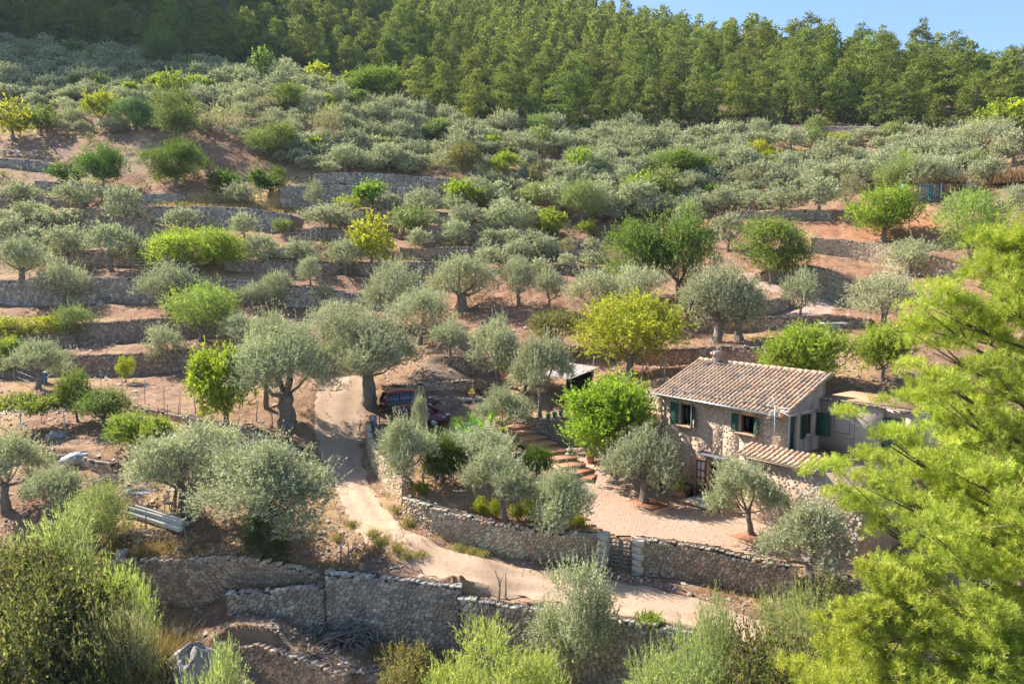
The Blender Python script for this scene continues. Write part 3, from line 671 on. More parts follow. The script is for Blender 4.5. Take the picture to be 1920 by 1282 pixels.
def make_tree(kind,seed,lod='B',thick=1.0,lean=0.0,big=1.0):
    """4 m wide, 4.2 m tall tree; returns (crown mesh, trunk mesh)"""
    g=np.random.default_rng(seed); nt,nl,ll,lw=LODP[lod]; nt=int(nt*min(big,1.9)**1.5); ll/=big**.6; lw/=big**.6; Rr=2.1; parts=[]; tm=MB(); lx=lean
    if kind in('olive','olive_green'):
        if lod=='A' and thick==1.21: lobes=ball(g,26,Rr,2.1,2.0,(.4,.8))
        elif lod=='A':
            lobes=umbrella(g,12,Rr*1.05,1.55,3.3,(.34,.74))+umbrella(g,6,Rr*.8,2.1,3.75,(.34,.7)); k_=int(g.integers(0,4)); lobes=[(c+g.normal(size=3)*np.array([.22,.22,.18]),r_*g.uniform(.75,1.15)) for c,r_ in lobes][k_//2:]
        elif seed%3==0: lobes=umbrella(g,12,Rr,1.3,3.5,(.5,.9))+ball(g,11,Rr*.95,2.0,1.6,(.5,.85))
        else: lobes=umbrella(g,8,Rr*.9,1.4,3.5,(.5,.95))+ball(g,12,Rr,1.9,1.6,(.5,.9))
        parts=[twigs(lobes,nt,.52,nl,ll,lw,COL[kind],g,up=.55,rnd_=.45)]
        nb=max(12,nt//9); parts.append(twigs(lobes,int(nb*1.5),.95,int(nl*1.3),ll,lw,COL[kind],g,up=1.1,rad=.6,rnd_=.3,inner=.8,leafspread=.5))
        fork=1.35 if lod=='A' else 1.15; M='olive'
    elif kind in('fig','lime','yellow','green','almond','carob','teal','orange_tree'):
        ck={'orange_tree':'lime'}.get(kind,kind)
        if kind in('carob','orange_tree','teal'): lobes=ball(g,30,Rr*1.1,1.65,1.85,(.42,.85)); rd=.5; nt=int(nt*1.7)
        else: lobes=ball(g,28,Rr*1.05,2.05,1.9,(.5,.85))+umbrella(g,5,Rr*.8,2.2,3.7,(.4,.7)); rd=.5
        w_={'fig':(1.35,.9),'lime':(1.2,.8),'yellow':(1.1,.7),'green':(1.1,.7),'almond':(1.1,.45),'carob':(.85,.6),'teal':(1,.35),'orange_tree':(1,.65)}[kind]
        parts=[twigs(lobes,int(nt*.85),.45,nl,ll*w_[0],lw*1.9*w_[1],COL[ck],g,up=.35,rnd_=rd,face_up=kind in('fig','lime','green'),leafspread=1.0,clump=.18)]
        parts.append(twigs(lobes,nt//8,.85,nl,ll*w_[0],lw*1.9*w_[1],COL[ck],g,up=1.0,rnd_=.3,inner=.8,leafspread=.6))
        fork=.95; M='broad'
        if kind=='orange_tree':
            P=np.array([lobes[i][0]+unit(g.normal(size=(1,3)))[0]*lobes[i][1]*1.3 for i in g.integers(0,len(lobes),150)])
            v=[];f=[];c=[]
            for a,p in enumerate(P):
                q=np.array([(1,0,0),(-1,0,0),(0,1,0),(0,-1,0),(0,0,1),(0,0,-1)])*.12+p; b=a*6; v.append(q)
                for t in((0,2,4,4),(2,1,4,4),(1,3,4,4),(3,0,4,4),(2,0,5,5),(1,2,5,5),(3,1,5,5),(0,3,5,5)): f.append([b+i for i in t])
            fr=(np.concatenate(v),np.array(f),np.tile(np.array([(.62,.36,.03)]),(len(P)*6,1)))
            return make_pair(parts,M,tm,lobes,fork,thick,g,seed,lx,fr)
    elif kind in('shrub','brown','grey','broom','tamarisk','wild','hedge'):
        lobes=ball(g,20,Rr,1.8,1.7,(.5,.9)) if kind!='wild' else ball(g,46,Rr*1.15,1.8,2.0,(.28,.62)); lobes+=[(np.array([g.uniform(-1,1),g.uniform(-1,1),.9]),.8) for _ in range(3)]
        fine=kind in('broom','tamarisk','grey')
        if kind=='grey': parts=[twigs(lobes,nt,.75,max(5,nl//2),ll*1.8,lw*.45,COL[kind],g,up=.8,rnd_=.6,leafspread=.45)]
        elif fine: parts=[twigs(lobes,int(nt*1.1),.75,nl,ll*1.25,lw*.6,COL[kind],g,up=.7,rnd_=.5,leafspread=.35,droop=.15)]
        elif kind=='wild': parts=[twigs(lobes,nt,.6,nl,ll*1.1,lw*1.3,COL[kind],g,up=.25,rad=.8,rnd_=.9,leafspread=1.0,clump=.3)]
        else: parts=[twigs(lobes,nt,.55,nl,ll,lw*1.2,COL[kind],g,up=.4,rnd_=.7,leafspread=1.0)]
        fork=.3; M='shrub'
    return make_pair(parts,M,tm,lobes,fork,thick,g,seed,lx,None)
def make_pair(parts,M,tm,lobes,fork,thick,g,seed,lx,fruit):
    th=.125*thick**.8; rr=random.Random(seed)
    fx=(lx*.5,rr.uniform(-.1,.1))
    gnarl(tm,[(0,0,-.35),(0,0,.05),(fx[0]*.4,fx[1]*.4,fork*.5),(fx[0],fx[1],fork)],[th*1.75,th*1.35,th,th*.92],seed,n=12 if thick>1 else 8)
    ls=sorted(lobes,key=lambda l:-l[1]*(1+.2*rr.random()))[:7]
    for k,(c,r_) in enumerate(ls):
        c=np.array(c); m=np.array([fx[0],fx[1],fork-.06]); mid=m*.5+c*.5+np.array([0,0,-.12+rr.uniform(-.1,.1)])+np.array([rr.uniform(-.15,.15),rr.uniform(-.15,.15),0])
        gnarl(tm,[m,mid,c+np.array([0,0,r_*.3])],[th*(.55 if k<3 else .36),th*(.32 if k<3 else .2),.02],seed+k,n=6,flute=.08)
    V,F,C=joinm(parts); mats=[LM[M]]; mi=None
    if fruit is not None:
        n0=len(F); V,F,C=joinm([(V,F,C),fruit])
    if lx: V=V+np.array([lx,0,0])*np.clip((V[:,2:3]-fork)/2,0,1)
    cm=npmesh('crown',V,F,mats,C); t_=npmesh('trunk',np.array([tuple(v) for v in tm.v]),tm.f,m_bark,np.array(tm.c),True)
    return cm,t_,float(np.percentile(V[:,2],99.3)),float(np.percentile(np.abs(V[:,0]-V[:,0].mean()),98))*2
_cache={}
def get_tree(kind,lod,var,thick=1.0,lean=0.0,big=1.0):
    k=(kind,lod,var,thick,lean,big)
    if k not in _cache: _cache[k]=make_tree(kind,hash_(k),lod,thick,lean,big)
    return _cache[k]
def hash_(k):
    import zlib
    return zlib.crc32(repr(k).encode())%100003
NAME={'olive':'olive_tree','olive_green':'olive_tree','fig':'fig_tree','lime':'leafy_tree','yellow':'leafy_tree','green':'leafy_tree','almond':'almond_tree','carob':'carob_tree','teal':'evergreen_tree','orange_tree':'orange_tree',
 'shrub':'shrub','brown':'shrub','grey':'shrub','broom':'shrub','tamarisk':'shrub','wild':'shrub','hedge':'shrub'}
CAT={'olive':'olive tree','olive_green':'olive tree','fig':'fig tree','lime':'tree','yellow':'tree','green':'tree','almond':'almond tree','carob':'tree','teal':'tree','orange_tree':'orange tree'}
GRP={'olive':'olive trees on the terraces','olive_green':'olive trees on the terraces','fig':'bright green fig trees','lime':'lime green leafy trees','yellow':'yellowing leafy trees','green':'mid green leafy trees','almond':'feathery almond trees','carob':'dark round carob trees'}
TREES=[]   # placed records
def plant(kind,bx,by,ty,wpx,label,lod=None,thick=1.0,lean=0.0,var=None,unique=False,P=None,rz=None):
    if P is None: P=G(bx,by)
    q=ppm(P); H=max(.6,(by-ty)/q*1.0); W=wpx/q*.93
    H=H*.97
    if lod is None: lod='A' if q>22.5 else 'B' if q>17 else 'C' if q>9.5 else 'D'
    v=(len(TREES)*7919)%(4 if lod=='A' else 6) if var is None else var
    if lod=='A': v=len(TREES)
    big=round(max(1.0,min(2.0,W/4.1)),1) if lod in 'AB' else 1.0
    cm,tm,h0,w0=get_tree(kind,lod,v,thick,lean,big)
    sx=W/w0; sz=H/h0
    e=empty(NAME[kind],(P[0],P[1],P[2]-.03)); e.scale=(sx,sx,sz); e.rotation_euler=(0,0,(rnd.uniform(0,6.28) if lod!='A' and not lean else rnd.uniform(-.3,.3)) if rz is None else rz)
    tag(e,label,CAT.get(kind,'shrub'),GRP.get(kind))
    c=bpy.data.objects.new('crown',cm); link(c,e); t=bpy.data.objects.new('trunk',tm); link(t,e)
    TREES.append(dict(o=e,kind=kind,px=bx,py=by,ty=ty,w=wpx,P=P,label=label,H=H,W=W)); return e
# ---------------------------------------------------------------- hand placed trees
HT=[
# near garden and road
('olive',1072,1302,1034,160,'bushy olive rising in front of the lower wall, left of the wooden gate',dict(thick=1.21)),
('olive',1518,1108,928,185,'olive with a thick trunk forked in two low limbs beside the courtyard wall end',dict(thick=2.0)),
('olive',1408,1002,846,150,'olive in a square earth bed in the courtyard, in front of the open doorway',dict(thick=1.1,lean=-.5)),
('olive',1208,943,797,150,'olive with a twisted pale trunk in the courtyard by the flower pots',dict(thick=1.7)),
('olive',1038,1030,866,112,'small olive leaning on the garden wall left of the gate',dict(thick=1.2,lean=.5)),
('olive',948,982,828,140,'olive growing through the yellow green hedge on the garden wall',dict(thick=1.1,lean=-.4)),
('olive',890,905,795,165,'wide olive behind the cartwheels and below the fan palm',dict(thick=1.0)),
('olive',760,920,775,120,'olive rising from the high end of the pinkish garden wall at the road bend',dict(thick=1.3)),
('olive',788,858,735,34,'slender olive standing in front of the parked cars',dict()),
('olive',943,826,722,112,'dark trunked olive at the head of the terracotta steps',dict(thick=1.1)),
('olive',690,757,578,172,'big olive where the road turns, just left of the parked cars',dict(thick=1.9)),
('olive',538,797,600,190,'ancient olive with a broad hollow grey trunk left of the road bend',dict(thick=2.4)),
('olive',500,765,578,112,'olive behind the hollow trunked one, on the left orchard edge',dict(thick=1.4)),
('olive',350,967,792,228,'spreading olive with poles leaning on its trunk beside the timber beams',dict(thick=2.1)),
('olive',505,1042,815,240,'low ivy covered olive above the rough brown wall, beside the road',dict(thick=1.5)),
('olive',12,955,800,120,'olive cut by the left frame above the grey bushes',dict(thick=1.6)),
('olive',105,985,868,110,'greyish small olive below the tarpaulin on the left',dict()),
('olive',72,728,634,108,'olive with a bent pale trunk in front of the blue barrel',dict(thick=1.2,lean=.4)),
('olive_green',145,648,566,80,'small leaning olive on the second terrace, left edge of the photo',dict(lean=-.4)),
('olive',308,690,606,80,'thin olive on the left growing below the feathery almond tree',dict()),
('almond',378,640,526,142,'feathery green almond tree on the left terrace under the double olive',dict()),
('fig',424,798,648,118,'light green fig tree with a bushy foot in the left orchard',dict()),
('lime',300,860,778,80,'yellow green sapling on the left between shrubs and the spreading olive',dict()),
('lime',248,845,770,90,'yellow green bush left of the sapling behind the spreading olive',dict()),
('green',145,790,690,62,'tall narrow green shrub tree behind the vine pergola',dict()),
('green',196,800,725,105,'dark green leafy tree right of the vine pergola',dict()),
('green',20,700,630,70,'bright green tree at the left edge above the wire fence',dict()),
('yellow',236,716,665,30,'tiny yellow sapling in front of the left terrace wall',dict()),
('fig',1137,868,702,168,'bright lime fig tree over the patio between the steps and the house',dict(thick=1.2)),
('yellow',1180,706,548,205,'wide yellow green mulberry on the red mound behind the house',dict(lod='B')),
('lime',1510,738,606,182,'lime green tree directly behind the house roof',dict()),
('lime',1655,715,602,100,'lime green tree between the roof and the big pine',dict()),
('olive',1013,792,622,118,'olive with a thin pale trunk left of the tin shed',dict()),
('olive',932,728,590,100,'olive rising behind the low wall right of the gravel heap',dict()),
('olive',985,735,640,80,'round olive touching the left side of the tin shed',dict()),
('olive',845,668,597,72,'round olive over the dark wall above the gravel heap',dict()),
('brown',1040,660,578,115,'brownish dark bush left of the wide mulberry',dict()),
('carob',1008,900,832,60,'dark clipped bush beside the lower terracotta steps',dict(lod='A')),
('carob',830,905,805,95,'dark bush behind the cartwheels under the olives',dict(lod='A')),
# middle distance
('olive',1345,642,488,125,'thick trunked olive above the house, left one of a close pair',dict(thick=1.9)),
('olive',1386,638,514,98,'thick trunked olive above the house, right one of a close pair',dict(thick=1.9)),
('olive',1502,606,500,68,'small twin stemmed olive beside the bend of the paved path',dict()),
('olive',1655,618,503,138,'broad bushy olive on the red bank right of the paved path',dict()),
('olive',1705,518,446,90,'low olive in front of the new pinkish wall',dict()),
('green',1448,532,404,150,'round green tree over the paved path',dict(lod='B')),
('lime',1657,452,348,125,'bright round green tree on the new pinkish wall',dict(lod='B')),
('almond',1818,502,350,140,'tall green tree between the dome oven and the big pine',dict(lod='B')),
('green',1185,565,410,130,'large dark green tree in the centre right, left one of two that touch',dict(lod='B')),
('green',1272,572,380,130,'large dark green tree in the centre right, right one of two that touch',dict(lod='B')),
('olive',1118,606,500,95,'silver olive below the large dark green trees, left one of two',dict()),
('olive',1195,606,494,110,'silver olive below the large dark green trees, right one of two',dict()),
('olive',866,580,476,122,'old olive with a black crooked double trunk in the centre',dict(thick=2.4)),
('olive',972,572,480,75,'olive just right of the crooked double trunked one',dict(thick=1.3)),
('olive',1030,584,500,60,'olive with a straight dark trunk on the straw coloured terrace',dict()),
('olive',738,608,484,112,'tall olive in the centre left, the higher of two overlapping crowns',dict()),
('olive',788,645,536,122,'large olive in the centre left, the lower of two overlapping crowns',dict()),
('olive',640,640,560,110,'olive crown behind the road bend olives, touching the terrace wall end',dict()),
('olive',455,650,585,90,'olive behind the hollow trunked one, under the wide terrace wall',dict()),
('olive',120,577,482,88,'olive standing in front of the wide terrace wall with boulders',dict()),
('olive',42,532,440,95,'olive on the edge of the wide terrace wall, far left',dict(thick=1.4)),
('olive',130,498,418,78,'olive left of the ladder, first of the three by the hut',dict()),
('olive',207,506,415,90,'olive with a straight trunk, middle one of the three by the hut',dict(thick=1.3)),
('olive',270,500,444,58,'olive beside the ladder, nearest to the hut',dict()),
('orange_tree',368,506,426,162,'orange tree full of fruit beside the hut',dict(lod='B')),
('olive',316,580,490,120,'double crowned olive in front of the wide terrace wall below the hut',dict()),
('olive',472,578,528,56,'small round olive in front of the wide terrace wall',dict()),
('olive',522,574,505,66,'olive with a split white trunk at the wide terrace wall',dict()),
('olive',582,534,478,46,'upright little olive on the terrace right of the orange tree',dict()),
('olive',608,578,526,48,'little olive at the stepped end of the wide terrace wall',dict()),
('olive',648,516,444,68,'olive with a black leaning trunk left of the yellow tree base',dict(thick=1.3)),
('olive',560,506,448,78,'olive between the concrete basin and the leaning black trunked one',dict()),
('olive',488,506,434,58,'olive right of the orange tree, under the basin',dict()),
('yellow',697,502,398,96,'yellow walnut tree with a black trunk on the middle slope',dict()),
('olive',618,432,378,86,'round olive beside the rustic ladder above the basin',dict()),
('olive',592,400,334,32,'slim pointed olive in front of the blue grey wall',dict()),
('fig',697,392,336,60,'bright fig tree in front of the blue grey wall',dict()),
('yellow',652,398,366,58,'yellow shrub tree left of the bright fig on the slope',dict()),
('olive',728,402,360,48,'olive under the bright fig on the slope',dict()),
('fig',862,398,334,66,'bright fig tree right end of the blue grey wall',dict()),
('green',902,400,350,40,'small dark green tree right of the second slope fig',dict()),
('olive',858,408,362,62,'olive in front of the second slope fig',dict()),
('olive',455,388,342,78,'olive among golden dry grass above the blue grey wall',dict()),
('olive',458,452,396,56,'olive before the left blue grey wall',dict()),
('olive',345,430,388,66,'flat crowned small olive on the sandy slope above the hut',dict()),
('olive',236,425,345,66,'tall crowned olive right of the white tarpaulin',dict()),
('olive',120,432,388,84,'wide flat olive above the three hut olives',dict()),
('olive',155,392,334,76,'umbrella shaped olive under the dark carobs',dict()),
('olive',45,392,338,76,'umbrella shaped olive at the left below the white table',dict()),
('carob',330,350,264,118,'large dome shaped dark carob on the upper left slope',dict(lod='B')),
('carob',195,352,272,84,'dark carob with yellow tips, left of the dome shaped one',dict(lod='B')),
('carob',125,345,305,64,'low dark carob, leftmost of the group',dict()),
('carob',420,368,318,62,'low dark carob right of the dome shaped one',dict()),
('carob',506,368,312,58,'dark carob right above the golden dry grass',dict()),
('yellow',190,238,168,58,'bright yellow green young tree on the upper left slope',dict()),
('yellow',25,262,186,80,'yellow green tree at the left edge over the white table',dict()),
('green',78,255,195,56,'dark green tree right of the yellow one at the left edge',dict()),
('teal',255,248,184,92,'blue green arching evergreen on the upper left slope',dict(lod='B')),
('shrub',335,268,166,86,'tall grey green oak on the upper left slope above the dome carob',dict(lod='B')),
('green',540,212,154,60,'round bright green tree near the upper left forest',dict(lod='B')),
('shrub',510,300,228,92,'yellowish green bush tree on the bare red upper slope',dict(lod='B')),
('grey',420,255,188,84,'leafless grey brown bush on the upper slope',dict()),
('grey',610,262,192,76,'leafless twiggy bush on the upper slope left of centre',dict()),
('brown',870,335,262,62,'dark brown green oak in the upper centre',dict(lod='B')),
('lime',946,336,282,60,'yellow green round tree in the upper centre',dict(lod='B')),
('brown',1005,362,302,30,'narrow russet brown tree in the upper centre',dict()),
('lime',1086,336,275,52,'light green round tree at the centre top of the olive slope',dict()),
('lime',1030,448,390,72,'yellow green round bush on the red centre terrace',dict()),
('olive_green',1090,428,334,92,'large round grey green tree on the centre slope',dict(lod='B')),
('lime',1103,442,412,38,'tiny yellow green bush under the large round one',dict()),
('green',1277,340,282,112,'wide dark green tree in the silver olive mass on the right',dict(lod='B')),
('yellow',1420,300,262,52,'yellow green tree left of the golden field',dict()),
('yellow',1438,310,280,50,'low yellow green bush in front of the golden field',dict()),
('yellow',1565,283,247,56,'yellow green round tree in the golden field',dict()),
('green',710,200,126,100,'wide green tree at the dark forest hollow',dict(lod='B')),
('green',660,190,132,56,'green tree left of the wide one at the forest hollow',dict()),
('yellow',597,160,116,46,'yellow crowned tree under the shaded forest',dict()),
('green',490,160,90,46,'tall green tree under the shaded forest, left of the yellow crowned',dict()),
('shrub',305,128,60,68,'large leafy oak standing above the upper left olives by the ruin',dict(lod='B')),
('lime',1880,272,188,110,'yellow green leafy tree at the upper right edge',dict()),
('olive',1840,300,222,100,'big round olive near the upper right edge',dict(lod='B')),
('olive',1780,300,236,60,'olive left of the big round one at the upper right',dict()),
('olive',1900,312,240,70,'olive at the very right edge under the yellow green tree',dict()),
('olive_green',1690,372,290,100,'feathery grey green olive left of the turquoise gate',dict(lod='B')),
('olive',1745,372,288,96,'wide olive over the turquoise gate',dict(lod='B')),
('olive',1795,430,360,66,'round olive just below the turquoise gate',dict()),
('olive',1850,352,292,62,'olive behind the dome oven',dict()),
('olive',1905,395,345,50,'olive at the right edge right of the dome oven',dict()),
('olive',1535,400,328,66,'pruned olive above the excavated red slope',dict()),
('olive',1465,400,346,70,'pale pruned olive on the low wall left of the excavated slope',dict()),
('grey',1590,388,322,70,'leafless purplish brush beside the pruned olives',dict()),
('olive',1290,440,372,60,'olive immediately behind the large dark green trees',dict()),
('olive',1365,470,395,60,'olive between the large dark green trees and the round green one',dict()),
('fig',835,745,737,1,'x',None),
]
for rec in HT:
    k,bx,by,ty,wp,lab,op=rec
    if op is None: continue
    plant(k,bx,by,ty,wp,lab,**op)
print('hand trees',len(TREES))
# ---------------------------------------------------------------- olive groves filled between them
ORD=['first','second','third','fourth','fifth','sixth','seventh','eighth','ninth','tenth','eleventh','twelfth','thirteenth','fourteenth','fifteenth','sixteenth','seventeenth','eighteenth','nineteenth','twentieth','twenty first','twenty second','twenty third','twenty fourth','twenty fifth','twenty sixth','twenty seventh','twenty eighth','twenty ninth','thirtieth']
def fe_y(x): return np.interp(x,[p[0] for p in FOR_PX],[p[1] for p in FOR_PX])
# zone: name, polygon px, spacing factor, width range m, kinds weights
ZONES=[
 ('left row under the shaded forest',[(0,85),(330,118),(330,158),(0,135)],0.86),
 ('centre left row under the shaded forest',[(330,125),(640,160),(640,190),(330,160)],0.86),
 ('upper left corner grove',[(0,138),(330,160),(330,205),(0,190)],0.86),
 ('right part of the upper left grove',[(330,162),(640,192),(640,228),(330,205)],0.86),
 ('bare slope above the carobs',[(60,195),(640,230),(640,262),(60,250)],1.46),
 ('row above the blue grey walls',[(440,265),(860,265),(860,330),(560,330)],0.99),
 ('band below the forest hollow',[(640,170),(860,235),(860,270),(640,235)],0.90),
 ('centre band below the forest edge',[(860,246),(1220,262),(1220,300),(860,290)],0.86),
 ('slope right of the blue grey walls',[(880,330),(1060,320),(1060,400),(880,400)],1.25),
 ('row right of the yellow walnut',[(740,405),(1000,405),(1000,470),(760,475)],1.55),
 ('terraces left of the dark green trees',[(900,475),(1120,475),(1120,520),(900,520)],1.7),
 ('upper silver mass right of centre',[(1060,300),(1420,280),(1420,330),(1060,350)],0.82),
 ('lower silver mass right of centre',[(1100,350),(1420,335),(1420,400),(1100,420)],0.90),
 ('silver mass before the golden field',[(1420,318),(1680,310),(1680,352),(1420,375)],0.86),
 ('forest foot row left of the field',[(1230,268),(1420,262),(1420,290),(1230,290)],0.95),
 ('thin row behind the golden field',[(1440,262),(1760,262),(1760,285),(1440,285)],1.29),
 ('row right of the golden field',[(1670,285),(1830,290),(1830,335),(1680,335)],0.95),
 ('far left terraces above the hut',[(0,430),(90,430),(90,470),(0,470)],1.38),
 ('row left of the brown oak',[(640,240),(860,262),(860,300),(640,300)],1.03),
]
gz=np.random.default_rng(5)
placed=[(t['px'],t['py'],t['w']) for t in TREES]
def near_ok(x,y,sp):
    for (a,b,w_) in placed:
        if abs(x-a)/max(sp,w_*.42)<1 and abs(y-b)/(sp*.42)<1: return False
    return True
nfill=0; FILL=[]; GROVE=[]; nol=sum(t['kind'].startswith('olive') for t in TREES); budget=230; bigpx=0
for zi,(zn,poly,sf) in enumerate(ZONES):
    P=np.array(poly,float); got=[]
    x0,y0=P.min(0); x1,y1=P.max(0)
    Pm=cast((x0+x1)/2,(y0+y1)/2,HS); q=ppm(Pm)
    for tr in range(1500):
        x=gz.uniform(x0,x1); y=gz.uniform(y0,y1)
        if not inpoly(np.array([x]),np.array([y]),P)[0]: continue
        wm=gz.choice([gz.uniform(2.4,3.4),gz.uniform(3.4,4.6),gz.uniform(3.6,4.8),gz.uniform(4.8,6.0)]); wp=wm*q*(1+.004*(y-(y0+y1)/2)); sp=wp*.55*sf
        if not near_ok(x,y,sp): continue
        placed.append((x,y,wp)); got.append((x,y,wp))
    got.sort()
    zc=-1; bigpx=sorted([g_[2] for g_ in got])[int(len(got)*.74)] if got else 0; budget=0
    for n_,(x,y,wp) in enumerate(got):
        u=gz.random()
        if nol>=budget and u<.9 and wp<bigpx: GROVE.append((x,y,wp)); continue
        if u<.9: nol+=1
        k='olive' if u<.84 else 'olive_green' if u<.9 else 'shrub' if u<.94 else 'grey' if u<.97 else 'lime'
        zc+=1
        if zc>29: continue
        size='small' if wp/q<3.9 else 'medium' if wp/q<4.9 else 'large'
        w_={'olive':'silver olive','olive_green':'greener olive','shrub':'dark green bush','grey':'leafless grey bush','lime':'lime green bush'}[k]
        plant(k,x,y,y-wp*gz.uniform(.72,.95),wp,'%s %s, %s plant from left, %s'%(size,w_,ORD[zc],zn)); nfill+=1
print('fill',nfill,'olives',sum(t['kind'].startswith('olive') for t in TREES))

# the small remaining crowns of the grove, past the three hundred that show largest: one object
parts=[]; gmesh=[make_tree('olive',900+i,'D') for i in range(5)]
def mesh_np(me):
    V=np.empty(len(me.vertices)*3,np.float32); me.vertices.foreach_get('co',V); L=np.empty(len(me.loops),np.int32); me.loops.foreach_get('vertex_index',L); c=np.empty(len(me.vertices)*4,np.float32); me.color_attributes['Col'].data.foreach_get('color',c)
    return V.reshape(-1,3),L.reshape(-1,4),c.reshape(-1,4)[:,:3]
gnp=[(mesh_np(m_[0]),m_[2],m_[3]) for m_ in gmesh]
for i,(x,y,wp) in enumerate(GROVE):
    P=G(x,y); q=ppm(P); (V,F,C),h0,w0=gnp[i%5]; s=wp/q/w0; sz=wp*.82/q/h0; a=gz.uniform(0,6.28); c_,s_=math.cos(a)*s,math.sin(a)*s
    parts.append((np.c_[V[:,0]*c_-V[:,1]*s_+P[0],V[:,0]*s_+V[:,1]*c_+P[1],V[:,2]*sz+P[2]],F,C*gz.uniform(.85,1.1)))
if parts:
    V,F,C=joinm(parts); tag(link(bpy.data.objects.new('olive_grove',npmesh('olive_grove',V,F,LM['olive'],C))),'smallest distant olives massed between the counted ones','olive grove',None,'stuff')
# low scrub covering the upper slopes
ns=1500; Yv=1/np.sqrt(gz.uniform(1/175**2,1/84**2,ns)); Xv=Yv*gz.uniform(-.72,.72,ns); okk=(forest_d(Xv,Yv)<0)&(fbm(Xv,Yv,11,31)>.44)&~((Xv>25)&(Yv<98)); Xv,Yv=Xv[okk],Yv[okk]; Zv=Hn(Xv,Yv)
lobes=[(np.array([x,y,z+.12]),gz.uniform(.3,.85)) for x,y,z in zip(Xv,Yv,Zv)]
V,F,C=twigs(lobes,9000,.5,7,.26,.10,COL['wild']+COL['shrub']+[(.34,.28,.15),(.28,.25,.15),(.22,.22,.12)],gz,up=.5,rnd_=.8,clump=.35,zs=.6)
tag(link(bpy.data.objects.new('low_scrub',npmesh('low_scrub',V,F,LM['shrub'],C))),'low scrub and weeds covering the upper slopes','scrub',None,'stuff')
print('grove',len(GROVE),'olives',sum(t['kind'].startswith('olive') for t in TREES))
# ---------------------------------------------------------------- pine forest
def make_pine(seed,lod=1):
    """13 m tall Aleppo pine, ~5.5 m wide; returns crown, trunk meshes"""
    g=np.random.default_rng(seed); rr=random.Random(seed); parts=[]; tm=MB(); H=13; low=g.uniform(.06,.22)
    tm_pts=[(0,0,-1),(rr.uniform(-.2,.2),rr.uniform(-.2,.2),H*.4),(rr.uniform(-.3,.3),rr.uniform(-.3,.3),H*.92)]
    tm.tube(tm_pts,[.2,.15,.03],6); pads=[]
    nt_=int(g.integers(16,21)); shape=g.uniform(.8,1.3)
    for i in range(nt_):
        f=i/(nt_-1); z=H*(low+(.97-low)*f); R_=3.2*(1-f**(1.5*shape))**.8*g.uniform(.7,1.1)+.35
        for k in range(int(g.integers(3,5)) if f<.9 else 2):
            a=g.uniform(0,6.28); r=R_*g.uniform(.45,1.0); c=np.array([r*math.cos(a),r*math.sin(a),z+g.uniform(-.3,.5)]); pads.append((c,g.uniform(.7,1.15)*(1.15-.45*f)))
            if k==0 and f<.7: tm.tube([(0,0,z-.5),tuple(c*.9+np.array([0,0,-.1]))],[.06,.02],4)
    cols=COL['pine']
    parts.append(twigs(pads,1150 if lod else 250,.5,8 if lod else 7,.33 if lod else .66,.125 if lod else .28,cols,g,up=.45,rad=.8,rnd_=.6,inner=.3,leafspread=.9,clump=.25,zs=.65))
    V,F,C=joinm(parts)
    return npmesh('crown',V,F,LM['pine'],C),npmesh('trunk',np.array([tuple(v) for v in tm.v]),tm.f,m_barkp,None,True),(V,F,C)
PV=[make_pine(100+i,1) for i in range(9)]
rows=[]
gp=np.random.default_rng(21)
d0=2.5; rowi=0; spots=[]
while d0<190:
    az=-.70
    while az<.70:
        fd=np.interp(az,_faz,_fd); d=fd+d0+gp.uniform(-2.6,2.6); x=math.sin(az)*d; y=math.cos(az)*d
        spots.append((rowi,az,x,y)); az+=(gp.uniform(4.4,7.8))/d
    d0+=gp.uniform(5.8,7.0); rowi+=1
SX=np.array([s[2] for s in spots]); SY=np.array([s[3] for s in spots]); SZ=Hn(SX,SY,detail=False)
PIN=[]; rest=[]
rowcount={}
for (ri,az,_,_),x,y,z in zip(spots,SX,SY,SZ):
    # projected
    dx,dy,dz=x,y,z+10-CAMZ; dep=dy*CP_-dz*SP_; px=960+FPX*dx/dep; py=641-FPX*(dy*SP_+dz*CP_)/dep
    if px<-60 or px>1980 or py<-70: 
        if py<-70 and not(-200<px<2100 and py>-400): continue
        if px<-500 or px>2300: continue
        rest.append((x,y,z)); continue
    PIN.append((ri,px,x,y,z))
PIN.sort(key=lambda p:(p[0],p[1]))
indiv=PIN[:300]; rest+= [(p[2],p[3],p[4]) for p in PIN[300:]]
cnt={}
def reg(px): return 'shaded left corner' if px<420 else 'left middle' if px<820 else 'middle' if px<1180 else 'right middle' if px<1560 else 'right end'
for n_,(ri,px,x,y,z) in enumerate(indiv):
    key=(ri,reg(px)); cnt[key]=cnt.get(key,0)+1
    e=empty('pine_tree',(x,y,z),gp.uniform(0,6.28)); s=gp.uniform(.55,1.06); 
    if ri==0 and gp.random()<.3: s*=.6
    e.scale=(s*gp.uniform(1.0,1.4),s*gp.uniform(1.0,1.4),s*gp.uniform(.8,1.15))
    tag(e,'forest pine, %s from left in row %s behind the forest edge, %s'%(ORD[cnt[key]-1],ORD[ri],reg(px)),'pine tree','pines of the hillside forest')
    c,t,_=PV[int(gp.integers(0,9))]; link(bpy.data.objects.new('crown',c),e); link(bpy.data.objects.new('trunk',t),e)
print('pines',len(indiv),'rest',len(rest))
lowp=[make_pine(200+i,0)[2] for i in range(5)]
parts=[]
